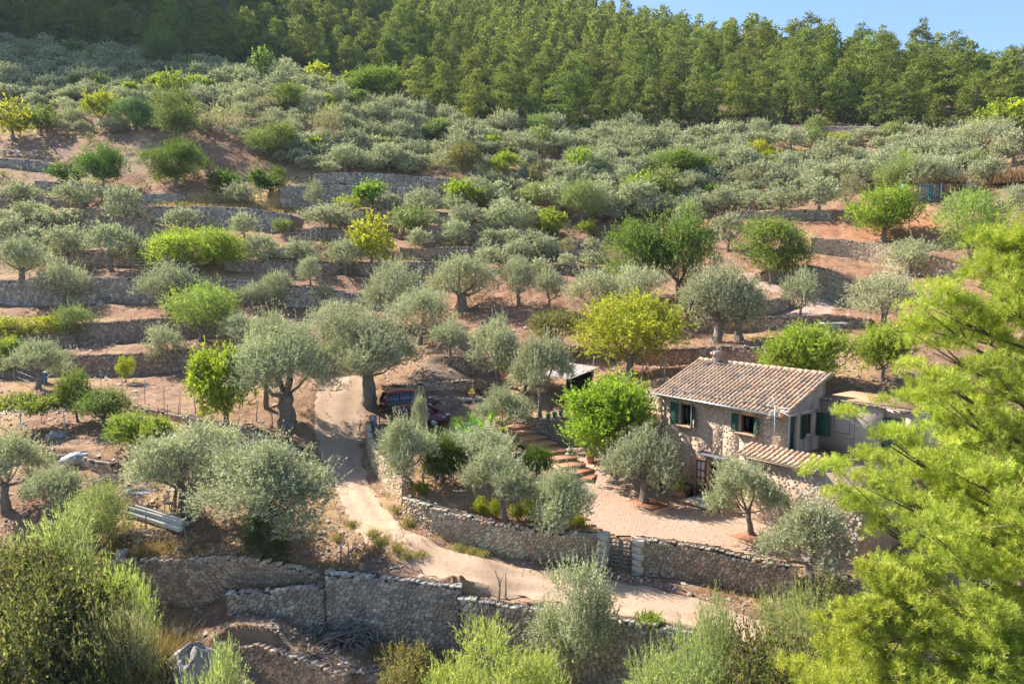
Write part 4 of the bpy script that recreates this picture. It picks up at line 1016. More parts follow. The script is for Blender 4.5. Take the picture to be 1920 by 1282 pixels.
for (x,y,z) in rest:
    V,F,C=lowp[int(gp.integers(0,5))]; a=gp.uniform(0,6.28); s=gp.uniform(.6,1.05); c_,s_=math.cos(a)*s,math.sin(a)*s
    W_=np.c_[V[:,0]*c_-V[:,1]*s_+x,V[:,0]*s_+V[:,1]*c_+y,V[:,2]*s*gp.uniform(.9,1.15)+z]; parts.append((W_,F,C*gp.uniform(.85,1.12)))
V,F,C=joinm(parts); tag(link(bpy.data.objects.new('pine_forest',npmesh('pine_forest',V,F,LM['pine'],C))),'pines of the back rows climbing to the skyline behind the counted ones','forest',None,'stuff')
# undergrowth along the forest foot: uncountable scrub
lob=[]
for az in np.arange(-.68,.68,.012):
    for q in range(2):
        d=np.interp(az,_faz,_fd)+gp.uniform(-2,9); x,y=math.sin(az)*d,math.cos(az)*d; lob.append((x,y))
LXY=np.array(lob); LZ=Hn(LXY[:,0],LXY[:,1],detail=False)
lobes=[(np.array([x,y,z+.7]),gp.uniform(.8,1.9)) for (x,y),z in zip(lob,LZ)]
V,F,C=twigs(lobes,9000,.6,7,.34,.13,COL['wild']+COL['shrub'],gp,up=.7,rnd_=.6)
tag(link(bpy.data.objects.new('undergrowth',npmesh('undergrowth',V,F,LM['shrub'],C))),'dark scrub massed along the foot of the pine forest','undergrowth',None,'stuff')
# ---------------------------------------------------------------- big foreground pines
def needle_tufts(S,D,g,nn=28,ln=.125,wd=.0105,cols=None,shoot=.16):
    n=len(S); t=g.random((n,nn,1)); P=S[:,None]+D[:,None]*t*shoot
    d=D[:,None]*g.uniform(.5,1.3,(n,nn,1))+unit(g.normal(size=(n*nn,3))).reshape(n,nn,3)*.95
    cc=np.array(cols)[g.integers(0,len(cols),n)]*g.uniform(.8,1.2,(n,1)); cc=np.repeat(cc,nn,axis=0)*g.uniform(.85,1.15,(n*nn,1))
    return leafmesh(P.reshape(-1,3),d.reshape(-1,3),ln,wd,cc,g,shape=.6)
def big_pine(name,base,H,R_,seed,label,low=.1,ntuft=9000,top=1.0,trunk_r=.28,lean=(0,0),nb=46,prof=None):
    g=np.random.default_rng(seed); rr=random.Random(seed); tm=MB(); e=empty(name,base,0,label,'pine tree','large pines in the right foreground')
    top_p=Vector((lean[0],lean[1],H))
    axis=lambda f: Vector((lean[0]*max(f,0)**1.4+.15*math.sin(f*7+seed),lean[1]*max(f,0)**1.4+.12*math.cos(f*6),H*f))
    tm.tube([axis(-.03)]+[axis(k/13) for k in range(14)],[trunk_r*1.25]+[trunk_r*(max(0.0,1-k/13))**.8+.02 for k in range(14)],10,wob=.08,seed=seed)
    lobes=[]; bare=MB()
    for i in range(nb):
        f=min(1,low+(1-low)*((i+.5)/nb)**.92); a=i*2.4+g.uniform(-.4,.4); ln=(R_*max(0.0,1-f)**.62 if prof is None else prof(f))*g.uniform(.72,1.1)+.3
        o=axis(f); d=Vector((math.cos(a),math.sin(a),g.uniform(.05,.35)+.45*f)); p1=o+d*ln*.5+Vector((0,0,-.05*ln)); p2=o+d*ln
        tm.tube([o,p1,p2],[.085*(1-f*.6),.05*(1-f*.5),.015],6,wob=.1,seed=i)
        nl_=int(5+ln*2.4)
        for k in range(nl_):
            t=.28+.75*(k+g.random())/nl_; c=np.array(o.lerp(p1,t*2) if t<.5 else p1.lerp(p2,(t-.5)*2)); off=g.normal(size=3)*np.array([.42,.42,.22])*(.4+ln*.18); c=c+off+np.array([0,0,.1])
            lobes.append((c,g.uniform(.36,.66)*(.75+ln*.07)))
            if k%2==0: tm.tube([tuple(p1),tuple(c)],[.03,.01],4)
    C=np.array([l[0] for l in lobes]); Rr=np.array([l[1] for l in lobes]); p=Rr**2/np.sum(Rr**2); li=g.choice(len(C),ntuft,p=p)
    u=unit(g.normal(size=(ntuft,3))); u[:,2]=np.where(u[:,2]<-.3,-u[:,2],u[:,2]); S=C[li]+u*(Rr[li]*g.uniform(.35,1.0,ntuft))[:,None]*np.array([1,1,.62])
    D=unit(u*.6+np.array([0,0,.75])+g.normal(size=(ntuft,3))*.3)
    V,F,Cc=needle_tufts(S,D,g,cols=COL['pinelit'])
    tl=g.uniform(.85,1.15,len(C))[li]; Cc*=np.repeat(tl,28*4)[:,None]
    me=npmesh('crown',V,F,LM['pine'],Cc); link(bpy.data.objects.new('crown',me),e)
    link(bpy.data.objects.new('trunk',npmesh('trunk',np.array([tuple(v) for v in tm.v]),tm.f,m_barkp,None,True)),e)
    # dead bare twigs
    db=MB()
    for i in range(26):
        f=g.uniform(low*.6,.75); a=g.uniform(0,6.28); o=axis(f); d=Vector((math.cos(a),math.sin(a),g.uniform(-.1,.4))); ln=g.uniform(.8,R_*.75)
        m=o+d*ln*.6; db.tube([o,m,m+Vector((g.uniform(-.3,.3),g.uniform(-.3,.3),g.uniform(-.1,.3)))*ln*.5],[.035,.022,.006],5); 
        for q in range(3): db.tube([m,m+Vector((g.uniform(-1,1),g.uniform(-1,1),g.uniform(-.3,.6)))*.4],[.014,.004],4)
    link(bpy.data.objects.new('dead_branches',npmesh('dead_branches',np.array([tuple(v) for v in db.v]),db.f,mat('dead_wood',(.42,.38,.34),.9,bump=(20,.6,.02)),None,True)),e)
    return e
def atD(px,py,D):
    d=raydir(px,py); return np.array([d[0]*D,d[1]*D,CAMZ+d[2]*D])
def gnd(x,y): return np.array([x,y,H1(x,y)])
b=atD(1912,1200,20.0); b=gnd(b[0],b[1]); tp=atD(1900,440,20.0)
big_pine('pine_tree',b,float(tp[2]-b[2]),5.6,31,'huge sunlit yellow green pine filling the right edge of the photo',low=.27,ntuft=42000,trunk_r=.30,lean=(.2,.3),nb=84,prof=lambda f:(2.9+2.7*math.exp(-((f-.53)/.07)**2)-.5*math.exp(-((f-.68)/.05)**2))*min(1,max(0,1-f)/.21)**.8*(1 if f>.36 else .75))
b=atD(1640,1282,17.0); b=gnd(b[0],b[1]-.3); tp=atD(1600,1090,17.3)
big_pine('pine_tree',b,float(tp[2]-b[2]),3.0,32,'lower bright pine at the bottom right, below the forked olive',low=.25,ntuft=17000,trunk_r=.16,nb=36)
b=atD(1850,1300,15.5); b=gnd(b[0],b[1]); tp=atD(1870,1160,15.5)
big_pine('pine_tree',b,float(tp[2]-b[2]),2.2,33,'pine crown at the bottom right corner, under the huge one',low=.35,ntuft=10000,trunk_r=.2,nb=26)
# ---------------------------------------------------------------- foreground shrubs
def bush(kind,cx,by,ty,wpx,D,label,**k):
    P=atD(cx,by,D); z=H1(P[0],P[1]); q=ppm(np.array([P[0],P[1],z]))
    # height so that the crown top reaches ty
    top=atD(cx,ty,D)[2]; H=top-z
    e=plant(kind,cx,by,by-1,wpx,label,lod=k.pop('lod','A'),P=np.array([P[0],P[1],z]),**k)
    cm=e.children[0]; big=round(max(1.0,min(2.0,wpx/q/4.1)),1); cm,tm,h0,w0=get_tree(kind,'A',len(TREES)-1,k.get('thick',1.0),k.get('lean',0.0),big)
    e.scale=(wpx/q/w0,wpx/q/w0,max(.5,H)/h0); return e
bush('wild',60,1180,1040,200,30,'dark green wild bush at the left edge, below the grey olive')
bush('wild',165,1150,1065,190,29,'green feathery bush at the left under the timber beams',)
bush('wild',55,1290,1100,240,26.5,'mass of dark bush in the bottom left corner')
bush('wild',180,1290,1160,180,26.5,'dark bush right of the bottom left corner one')
bush('broom',232,1200,1058,110,29.5,'lime feathery bush over the left end of the rough brown wall')
bush('grey',225,1300,1130,150,27,'grey leafless twiggy bush above the straw coloured grass clump')
bush('tamarisk',100,1060,965,180,31,'pale feathery shrub above the dark bushes on the left')
bush('tamarisk',185,1000,900,110,36,'sparse greyish shrub beside the stick piles on the left')
bush('tamarisk',400,1330,1212,110,25,'small pale shrub in front of the boulder at the bottom')
bush('broom',900,1330,1192,190,25,'yellow green broom at the bottom centre, left of the big bushy olive')
bush('broom',1010,1330,1222,130,25.5,'lower yellow broom touching the big bushy olive at the bottom')
bush('tamarisk',1262,1330,1188,170,25,'large pale feathery shrub at the bottom, right of the bushy olive')
bush('tamarisk',1345,1275,1115,95,27,'thin feathery shrub reaching over the road on the right')
bush('tamarisk',1490,1240,1085,140,26.5,'pale shrub in front of the courtyard wall end')
bush('wild',1430,1320,1190,170,24,'dark leafy bush at the bottom between pale shrubs and bright pine')
bush('brown',760,1300,1215,120,26.5,'brownish dry bush at the bottom beside the yellow broom')
bush('wild',1560,1200,1085,110,27,'green bush under the forked olive behind the bright pine')
# ---------------------------------------------------------------- house
m_wall=mat('rubble_facade',(.47,.31,.21),.9,noise=(3.5,.6,(.50,.38,.28)),noise2=(9,.55,(.33,.22,.15)),bump=(9,.8,.05),speck=(6,.60,.68,(.62,.57,.50)),spec=.15)
m_plast=mat('pink_plaster',(.50,.37,.31),.9,noise=(7,.6,(.38,.27,.22)),bump=(20,.8,.03),spec=.15)
m_smooth=mat('cream_plaster',(.52,.42,.34),.9,noise=(1.5,.5,(.44,.34,.27)),bump=(30,.2,.01),spec=.15)
m_tile=mat('clay_tiles',None,.85,True,noise=(7,.4,(.52,.42,.33)),noise2=(3,.3,(.28,.22,.18)),bump=(25,.5,.01),spec=.2)
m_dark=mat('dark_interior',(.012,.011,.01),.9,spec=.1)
m_green=mat('green_paint',(.010,.062,.038),.5,noise=(6,.3,(.02,.085,.05)),spec=.4)
m_wood=mat('brown_wood',(.16,.07,.035),.6,noise=(8,.5,(.24,.12,.06)),spec=.3)
m_frame=mat('pale_wood',(.48,.32,.17),.7,noise=(8,.4,(.55,.40,.24)))
m_metal=mat('zinc',(.55,.56,.57),.35,metal=.8,spec=.5)
m_glass=mat('window_glass',(.05,.06,.07),.08,spec=.8)
m_curt=mat('curtain',(.62,.58,.52),.9)
m_stoneblk=mat('cut_stone',(.55,.47,.39),.9,noise=(4,.5,(.44,.37,.31)),bump=(14,.7,.02))
hb=pxZ(1237,907,0); ha=pxZ(1464,975.6,0); HL=float(np.linalg.norm(ha-hb)); hrot=math.atan2((ha-hb)[1],(ha-hb)[0])
house=empty('stone_house',(hb[0],hb[1],0),hrot,'small rustic stone house with clay tiled sloping roof and green shutters','house')
def hloc(x,y,z=0):
    c,s=math.cos(hrot),math.sin(hrot); return np.array([hb[0]+x*c-y*s,hb[1]+x*s+y*c,z])
HD=3.75; EZ=5.5; RZ=7.05
def wall_grid(mb,axis,c,u0,u1,ztop,holes,th,mi=0,zb=-.6):
    """wall in plane: axis 'x' => along x at y=c (outside towards -y); axis 'y' => along y at x=c (outside +x). ztop: fn(u)"""
    us=sorted({u0,u1,*[h[0] for h in holes],*[h[1] for h in holes]}); zs=sorted({*[h[2] for h in holes],*[h[3] for h in holes]})
    def pt(u,w_,z): return (u,c+w_,z) if axis=='x' else (c-w_,u,z)
    for i in range(len(us)-1):
        a,b=us[i],us[i+1]; hs=sorted([h for h in holes if h[0]<=a and h[1]>=b],key=lambda h:h[2]); segs=[]; z=zb
        for h in hs: segs.append((z,h[2],z,h[2])); z=h[3]
        segs.append((z,ztop(a),z,ztop(b)))
        for (za,zc,zb_,zd) in segs:
            if zc-za<1e-3: continue
            V=[pt(a,0,za),pt(b,0,zb_),pt(b,0,zd),pt(a,0,zc),pt(a,th,za),pt(b,th,zb_),pt(b,th,zd),pt(a,th,zc)]
            F=[(0,1,2,3),(5,4,7,6),(4,0,3,7),(1,5,6,2),(3,2,6,7),(4,5,1,0)]
            if axis=='y': F=F
            mb.add(V,F,mi)
W1=(1.39,2.30,3.88,5.12); W2=(5.50,6.35,4.16,5.12); LD=(3.50,4.45,.02,2.12)
mb=MB(); wall_grid(mb,'x',0,0,HL-.0,lambda u:EZ,[W1,W2,LD],.42)
GD=(.08,.80,3.32,5.32); GW=(1.92,2.62,4.2,5.3)
FW=mb
# individually laid facade stones standing a little proud of the mortar
def fstones(mb,x0,x1,z0,z1,holes,r,pal,size=.3,keep=.6,axis='x',c=0):
    for (cx,cz),P in voronoi(x1-x0,z1-z0,size*1.1,size*.85,r,.42):
        X=cx+x0; Z=cz+z0
        if X<x0+.1 or X>x1-.1 or Z>z1-.12 or r.random()>keep: continue
        if any(h[0]-.14<X<h[1]+.14 and h[2]-.14<Z<h[3]+.16 for h in holes): continue
        n=len(P); mx=sum(p[0] for p in P)/n; mz=sum(p[1] for p in P)/n; col=tuple(np.clip(np.array(pal[r.randrange(len(pal))])*r.uniform(.85,1.25),0,.75)); V=[]; s0=r.uniform(.68,.86)
        for sc_,d in ((s0,.01),(s0*.92,-.006),(s0*.6,-.011)):
            for (a,b) in P:
                uu=mx+(a-mx)*sc_+x0; vv=mz+(b-mz)*sc_+z0
                V.append((uu,c+d,vv) if axis=='x' else (c-d,uu,vv))
        F=[]
        for q in range(2):
            for k in range(n): k2=(k+1)%n; F.append([q*n+k,q*n+k2,(q+1)*n+k2,(q+1)*n+k])
        F.append(list(range(2*n,3*n))); mb.add(V,F,0,col)
FW.m=[1]*len(FW.m); fstones(FW,0,HL,-.1,EZ,[W1,W2,LD],random.Random(3),[(.46,.32,.22),(.52,.39,.28),(.38,.26,.18),(.54,.43,.33),(.42,.28,.19)],.19,.6); FW.build('front_wall',[m_stone,m_wall],house)
mb=MB(); wall_grid(mb,'y',HL,.42,HD,lambda v:EZ+(RZ-EZ)*v/HD,[(GD[0]+.42,GD[1]+.42,GD[2],GD[3]),GW],.4)
mb.box((HL-.21,.21,(EZ-.6)/2),(.42-.004,.42-.004,EZ+.6)); mb.build('gable_wall',[m_plast],house)
mb=MB(); wall_grid(mb,'x',HD,0,HL,lambda u:RZ,[],-.3); 
V=[(0,.42,-.6),(0,HD-.3,-.6),(0,HD-.3,RZ-.13),(0,.42,EZ+.15),(.35,.42,-.6),(.35,HD-.3,-.6),(.35,HD-.3,RZ-.13),(.35,.42,EZ+.15)]
mb.add(V,[(1,0,3,2),(4,5,6,7),(0,4,7,3),(5,1,2,6),(3,7,6,2)]); mb.box((HL/2,HD/2,2.95),(HL-.8,HD-.75,.12)); mb.build('rear_walls',[m_wall],house)
# interior glimpse: dark room with a pale ceiling slope and bedding
def tile_roof(mb,x0,x1,y0,y1,z0,z1,pitch,tl,r,cols,ridge=True):
    L=math.hypot(y1-y0,z1-z0); dy,dz=(y1-y0)/L,(z1-z0)/L; nx=int((x1-x0)/pitch); nr=int(L/tl)+1
    for i in range(nx+1):
        x=x0+i*(x1-x0)/nx
        for j in range(nr):
            s=j*tl-.03+r.uniform(-.02,.02); e=min(s+tl*1.12,L+.02); xx=x+r.uniform(-.012,.012); c=np.array(cols[r.randrange(len(cols))])*r.uniform(.82,1.15)
            if r.random()<.07: c=np.array((.17,.15,.14))*r.uniform(.8,1.4)
            V=[];n=6; lift=r.uniform(0,.012)
            for (t,rad,o) in ((s,pitch*.37,.045+lift),(e,pitch*.29,.01)):
                for k in range(n+1):
                    a=math.pi*k/n; q=rad*math.cos(a); h=rad*math.sin(a)*.85+o
                    V.append((xx+q,y0+dy*t-dz*h,z0+dz*t+dy*h))
            m=len(V); 
            for (t,rad,o) in ((s,pitch*.28,.03+lift),):
                for k in range(n+1):
                    a=math.pi*k/n; q=rad*math.cos(a); h=rad*math.sin(a)*.85+o-.012
                    V.append((xx+q,y0+dy*t-dz*h,z0+dz*t+dy*h))
            F=[[k,k+1,n+2+k,n+1+k][::-1] for k in range(n)]+[[k,k+1,m+k+1,m+k] for k in range(n)]
            mb.add(V,F,0,tuple(np.clip(c,0,.7)))
        # channel tiles between
        if i<nx:
            xc=x+(x1-x0)/nx/2
            for j in range(nr):
                s=j*tl-.08; e=min(s+tl*1.1,L); c=np.array((.34,.23,.17))*r.uniform(.7,1.1); V=[]
                for t in (s,e):
                    for k,(q,h) in enumerate(((-.45,.035),(-.2,.005),(.2,.005),(.45,.035))):
                        hh=h+(.02 if t==s else 0); V.append((xc+q*pitch,y0+dy*t-dz*hh,z0+dz*t+dy*hh))
                mb.add(V,[[k,k+1,4+k+1,4+k] for k in range(3)],0,tuple(c))
TC_=[(.41,.27,.17),(.47,.33,.22),(.34,.22,.145),(.47,.36,.25),(.42,.22,.13),(.32,.23,.165),(.50,.36,.235)]
mb=MB(); x0,x1=-.25,HL+.22; y0,y1,z0,z1=-.32,HD+.08,EZ+.02,RZ+.17
tile_roof(mb,x0,x1,y0,y1,z0,z1,.262,.37,random.Random(5),TC_)
r=random.Random(9)
for i in range(26): mb.box((r.uniform(.8,HL-.6),y0+.45+r.uniform(-.22,.25),z0+.30),(r.uniform(.12,.22),r.uniform(.1,.18),r.uniform(.08,.14)),r.uniform(0,3),0,tuple(np.array((.30,.29,.28))*r.uniform(.7,1.5)),.03)
for i in range(12): mb.box((r.uniform(.6,2.2),y1-.5+r.uniform(-.2,.2),z1-.05),(.2,.16,.12),r.uniform(0,3),0,tuple(np.array((.26,.25,.25))*r.uniform(.7,1.4)),.03)
roof=mb.build('roof',[m_tile],house)
mb=MB(); mb.add([(x0,y0+.02,z0-.09),(x1,y0+.02,z0-.09),(x1,y1,z1-.09),(x0,y1,z1-.09),(x0,y0+.02,z0-.02),(x1,y0+.02,z0-.02),(x1,y1,z1-.02),(x0,y1,z1-.02)],[(3,2,1,0),(4,5,6,7),(0,1,5,4),(1,2,6,5),(2,3,7,6),(3,0,4,7)]); mb.build('roof_deck',[mat('roof_deck',(.35,.24,.17),.9)],roof)
mb=MB(); r=random.Random(8)
for i in range(int((x1-x0)/.42)):
    xc=x0+.2+i*.42; mb.tube([(xc-.22,y1-.02,z1+.05),(xc+.23,y1-.02,z1+.035)],[.115,.095],8,col=tuple(np.array(TC_[r.randrange(7)])*r.uniform(.85,1.1)))
for (xx) in (x1-.02,x0+.02):
    for j in range(10):
        t=(j+.5)/10; mb.tube([(xx,y0+(y1-y0)*(t-.055),z0+(z1-z0)*(t-.055)+.06),(xx,y0+(y1-y0)*(t+.05),z0+(z1-z0)*(t+.05)+.05)],[.09,.075],8,col=tuple(np.array(TC_[r.randrange(7)])*r.uniform(.9,1.1)))
mb.build('ridge_tiles',[m_tile],roof)
cx_=1.15
mb=MB(); mb.box((cx_,y1-.3,z1+.1),(.32,.32,.62),0,0,(1,1,1),.02); mb.build('chimney',[m_wall],roof)
ch=MB(); 
for s_ in(-1,1):
    for k in range(2): ch.tube([(cx_+s_*.1-.0,y1-.3-.3,z1+.52+.03*k),(cx_+s_*.1,y1-.3+.3,z1+.60+.03*k)],[.1,.09],8,col=(.42,.32,.24))
ch.box((cx_,y1-.3,z1+.46),(.40,.42,.05),.1,0,(.42,.33,.26)); ch.build('chimney_cap',[m_tile],roof)
mb=MB(); mb.tube([(x0-.25,y0-.07,z0-.02),(x1-.05,y0-.07,z0-.05)],.06,8); 
for i in range(9): mb.box((x0+.4+i*1.0,y0-.07,z0-.03),(.03,.14,.14))
mb.build('gutter',[m_metal],house)
mb=MB(); mb.tube([(.12,y0-.03,z0-.06),(.12,-.08,z0-.35),(.12,-.06,3.6),(.12,-.06,.1)],.045,8); mb.build('drainpipe',[mat('grey_pipe',(.22,.24,.27),.5,metal=.3)],house)
# windows
def shutter(parent,hx,hy,z0,z1,wd,ang,flip=1,edge=True):
    s=MB(); 
    h=z1-z0; s.box((wd/2*flip,0,h/2),(wd,.045,h),0,0,(1,1,1),.006)
    for k in range(int(h/.085)): s.box((wd/2*flip,-.028,.07+k*.085),(wd-.14,.018,.055),0,0,(1,1,1),0,rx=.35); s.box((wd/2*flip,.028,.07+k*.085),(wd-.14,.018,.055),0,0,(1,1,1),0,rx=-.35)
    for zz in (.02,h-.05): s.box((wd/2*flip,0,zz),(wd+.004,.066,.07))
    o=s.build('shutter',[m_green],parent); o.location=(hx,hy,z0); o.rotation_euler=(0,0,ang); return o
def window(hole,panes=True):
    a,b,z0_,z1_=hole; f=MB()
    for x in (a+.03,b-.03): f.box((x,.16,(z0_+z1_)/2),(.055,.1,z1_-z0_-.004))
    for z in (z0_+.03,z1_-.03): f.box(((a+b)/2,.16,z),(b-a-.12,.1,.055))
    w_=f.build('window',[m_wood],house)
    s=MB(); s.box(((a+b)/2+.04,-.03,z0_-.05),(b-a+.5,.3,.09),0,0,(1,1,1),.01); s.build('sill',[m_frame],w_)
    g=MB(); g.box((a+.1,.42+.28,(z0_+z1_)/2),(.04,.5,z1_-z0_-.15)); g.build('glass',[m_glass],w_)
    return w_
w1=window(W1); w2=window(W2)
shutter(w1,W1[0]-.03,-.05,W1[2],W1[3],.62,math.pi-.02+math.pi,-1); shutter(w1,W1[1]+.06,-.03,W1[2],W1[3],.46,R(-62))
shutter(w2,W2[0]-.05,-.05,W2[2],W2[3],.44,0,-1); shutter(w2,W2[1]+.03,-.03,W2[2],W2[3],.42,R(-35))
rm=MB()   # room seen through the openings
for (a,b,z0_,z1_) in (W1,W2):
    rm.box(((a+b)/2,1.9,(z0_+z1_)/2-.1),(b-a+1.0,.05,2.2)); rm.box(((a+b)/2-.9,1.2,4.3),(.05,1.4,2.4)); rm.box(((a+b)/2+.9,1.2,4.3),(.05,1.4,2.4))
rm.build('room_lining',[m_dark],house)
bd=MB(); bd.box((1.9,1.0,3.75),(.9,.8,.25),0,0,(1,1,1),.08); bd.box((2.2,1.2,4.05),(.5,.25,.35),.3,0,(1,1,1),.1); bd.build('bed',[mat('bedding',(.10,.13,.22),.9,noise=(6,.6,(.35,.40,.48)))],house)
# gable door and window
d=MB(); d.box((HL-.02,.22+.42-.5,4.4),(.02,.02,.02)); 
gd=MB(); ya,yb=GD[0]+.42,GD[1]+.42
for y in (ya-.10,yb+.10): gd.box((HL+.012,y,(3.3+5.45)/2),(.05,.19,2.15),0,0,(1,1,1),.01)
gd.box((HL+.012,(ya+yb)/2,5.42),(.056,yb-ya+.4,.19)); dr=gd.build('door_surround',[m_smooth],house)
gd=MB(); gd.box((HL-.1,ya+.2,4.3),(.05,.44,1.96),R(-20),0,(1,1,1),.01); dd=gd.build('door',[m_green],house)
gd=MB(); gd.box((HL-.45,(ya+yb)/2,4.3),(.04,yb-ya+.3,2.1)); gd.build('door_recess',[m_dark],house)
gd=MB(); gd.tube([(HL-.05,ya+.32,4.3),(HL+.03,ya+.32,4.3)],.015,6); gd.build('handle',[m_metal],dd)
gw=MB(); a,b,z0_,z1_=GW
gw.box((HL+.008,(a+b)/2,z1_+.1),(.05,b-a+.9,.2)); gw.box((HL+.008,(a+b)/2+.0,z0_-.06),(.14,b-a+.3,.1)); gw.box((HL+.006,b+.16,(z0_+z1_)/2),(.046,.3,z1_-z0_-.01)); gw.build('window_surround',[m_smooth],house)
wf=MB()
for y in (a+.04,(a+b)/2,b-.04): wf.box((HL-.12,y,(z0_+z1_)/2),(.05,.045,z1_-z0_))
for z in (z0_+.03,z0_+.4,z0_+.75,z1_-.03): wf.box((HL-.12,(a+b)/2,z),(.044,b-a,.04))
w3=wf.build('window',[m_wood],house); g=MB(); g.box((HL-.16,(a+b)/2,(z0_+z1_)/2),(.02,b-a,z1_-z0_)); g.build('glass',[m_glass],w3); g=MB(); g.box((HL-.2,(a+b)/2,(z0_+z1_)/2),(.02,b-a,z1_-z0_)); g.build('curtain',[m_curt],w3)
shutter(w3,HL+.05,a-.02,z0_-.1,z1_+.02,.58,R(-90)+R(14),1)
shutter(w3,HL+.05,b+.30,z0_-.12,z1_-.0,.62,R(8),1)
# lower door: glazed brown leaf folded open against the wall, dark opening, lintel stone
dl=MB(); 
for z in (.04,.55,1.06,1.5,2.04): dl.box((3.08,-.07,z+.05),(.62,.05,.09))
for x in (2.8,3.08,3.36): dl.box((x,-.07,1.09),(.07,.056,2.1))
dl.box((3.08,-.07,.32),(.58,.03,.44)); ld=dl.build('door',[m_wood],house)
g=MB(); g.box((3.08,-.07,1.33),(.5,.012,1.42)); g.build('glass',[m_curt],ld)
g=MB(); g.box((3.52,-.01,1.07),(.09,.07,2.1)); g.box((4.43,-.01,1.07),(.09,.07,2.1)); g.box((3.98,-.01,2.2),(1.1,.09,.14)); g.build('door_frame',[m_frame],house)
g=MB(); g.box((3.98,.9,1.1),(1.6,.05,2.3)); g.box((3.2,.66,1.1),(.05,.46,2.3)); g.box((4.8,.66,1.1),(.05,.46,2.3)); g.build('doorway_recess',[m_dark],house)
g=MB(); g.box((4.05,.35,.75),(.1,.5,.35),.2,0,(1,1,1),.03); g.build('towel',[mat('blue_cloth',(.10,.20,.36),.9)],house)
g=MB(); g.box((3.9,-.16,2.58),(1.9,.42,.06),0,0,(1,1,1),.01,rx=.25); g.build('door_canopy',[mat('slate',(.20,.19,.20),.8)],house)
# lean-to tiled coping and terrace block right of the house
fs=MB(); fs.box((9.65,1.15,1.3),(6.6-.02,4.25,3.98),mi=1); fstones(fs,6.4,12.9,-.4,3.2,[],random.Random(13),[(.46,.35,.27),(.52,.42,.34),(.40,.30,.23),(.55,.47,.40)],.21,.6,'x',-.98); fs.build('terrace_block',[m_stone,m_wall],house)
mb=MB(); tile_roof(mb,6.35,10.7,-1.2,.02,3.34,3.72,.29,.42,random.Random(15),[(.62,.36,.21),(.66,.42,.26),(.56,.31,.19),(.62,.45,.32)]); lr=mb.build('terrace_roof',[m_tile],house)
g=MB(); g.box((8.52,-.6,3.38),(4.3,1.14,.1),0,0,(1,1,1),0,rx=.30); g.build('roof_deck',[m_plast],lr)
# annex
AY=3.29
mb=MB(); mb.box(((8.14+11.42)/2+.0,AY+1.5,3.02+1.45),(11.42-8.14,3.0,6.02-3.0+.0)); mb.box((12.7,AY+1.5,3.02+1.45),(.3,3,3.02)); mb.box((11.98,AY+1.6,5.72),(1.14,2.8,.5)); mb.build('annex_wall',[m_smooth],house)
g=MB(); r=random.Random(4)
for i in range(34):
    x=8.2+i*.16; g.box((x,AY-.02+r.uniform(-.02,.02),6.03+r.uniform(-.02,.03)),(.15,.28,.07),r.uniform(-.1,.1),0,tuple(np.array(TC_[r.randrange(7)])*r.uniform(.7,1.1)),.015)
g.build('annex_coping',[m_tile],house)
g=MB(); g.box((10.5,AY+1.7,6.06),(4.7,2.9,.06)); g.build('annex_roof',[mat('litter_roof',(.36,.22,.14),.95,noise=(6,.6,(.50,.30,.16)),bump=(20,1,.05))],house)
g=MB()   # pebbles set in the plaster as two nested squares, and a row under the coping
def dots(x0,x1,z0,z1,n):
    for k in range(n):
        t=k/(n-1)
        for (x,z) in ((x0+(x1-x0)*t,z0),(x0+(x1-x0)*t,z1),(x0,z0+(z1-z0)*t),(x1,z0+(z1-z0)*t)): g.box((x,AY-.012,z),(.05,.03,.05),0,0,(1,1,1),.012,ry=.7)
dots(8.72,10.05,4.12,5.42,16); dots(8.96,9.80,4.35,5.2,12)
for k in range(12): g.box((11.15,AY-.012,4.0+k*.15),(.05,.03,.05),0,0,(1,1,1),.012,ry=.7)
g.build('pebble_pattern',[mat('pebble',(.24,.18,.16),.8)],house)
g=MB(); g.box((11.98,AY+.12,4.38),(1.12,.06,2.18)); 
for k in range(6): g.box((11.52+k*.185,AY+.08,4.38),(.16,.03,2.1),0,0,(1,1,1),.008)
g.build('garage_door',[m_green],house)
# low terrace block left of the house
mb=MB(); mb.box((-1.95,1.9,1.5),(3.88,3.6,4.2-.0)); 
lb=mb.build('side_terrace',[m_plast],house)
g=MB(); g.box((-1.95,1.9,3.63),(3.95,3.8,.08)); g.build('terrace_paving',[mat('terrace_paving',(.58,.42,.30),.9,noise=(6,.6,(.42,.28,.18)),bump=(30,.6,.02))],lb)
g=MB(); g.box((-2.9,.02,1.0),(.85,.12,1.9)); g.build('side_door',[m_dark],lb)
# stone ledge along the facade foot
g=MB(); P2=np.array([(x,-.75) for x in np.linspace(-.6,2.55,8)]); stone_face(g,P2,np.full(8,-.15),np.full(8,.55),1,.22,PAL['brown'],random.Random(6),.05); g.box((.97,-.37,.22),(3.15,.7,.72),0,1); g.build('stone_ledge',[m_stone,m_core],house)
g=MB(); g.box((4.1,-.75,.06),(2.1,1.4,.16),0,0,(1,1,1),.03); g.build('door_step',[mat('cobbled_step',(.40,.37,.34),.9,noise=(20,.8,(.55,.50,.45)),bump=(30,1,.03))],house)
g=MB(); g.box((4.1,-1.5,.05),(2.3,.13,.16),0,0,(1,1,1),.02); g.build('step_edge',[m_frame],house)
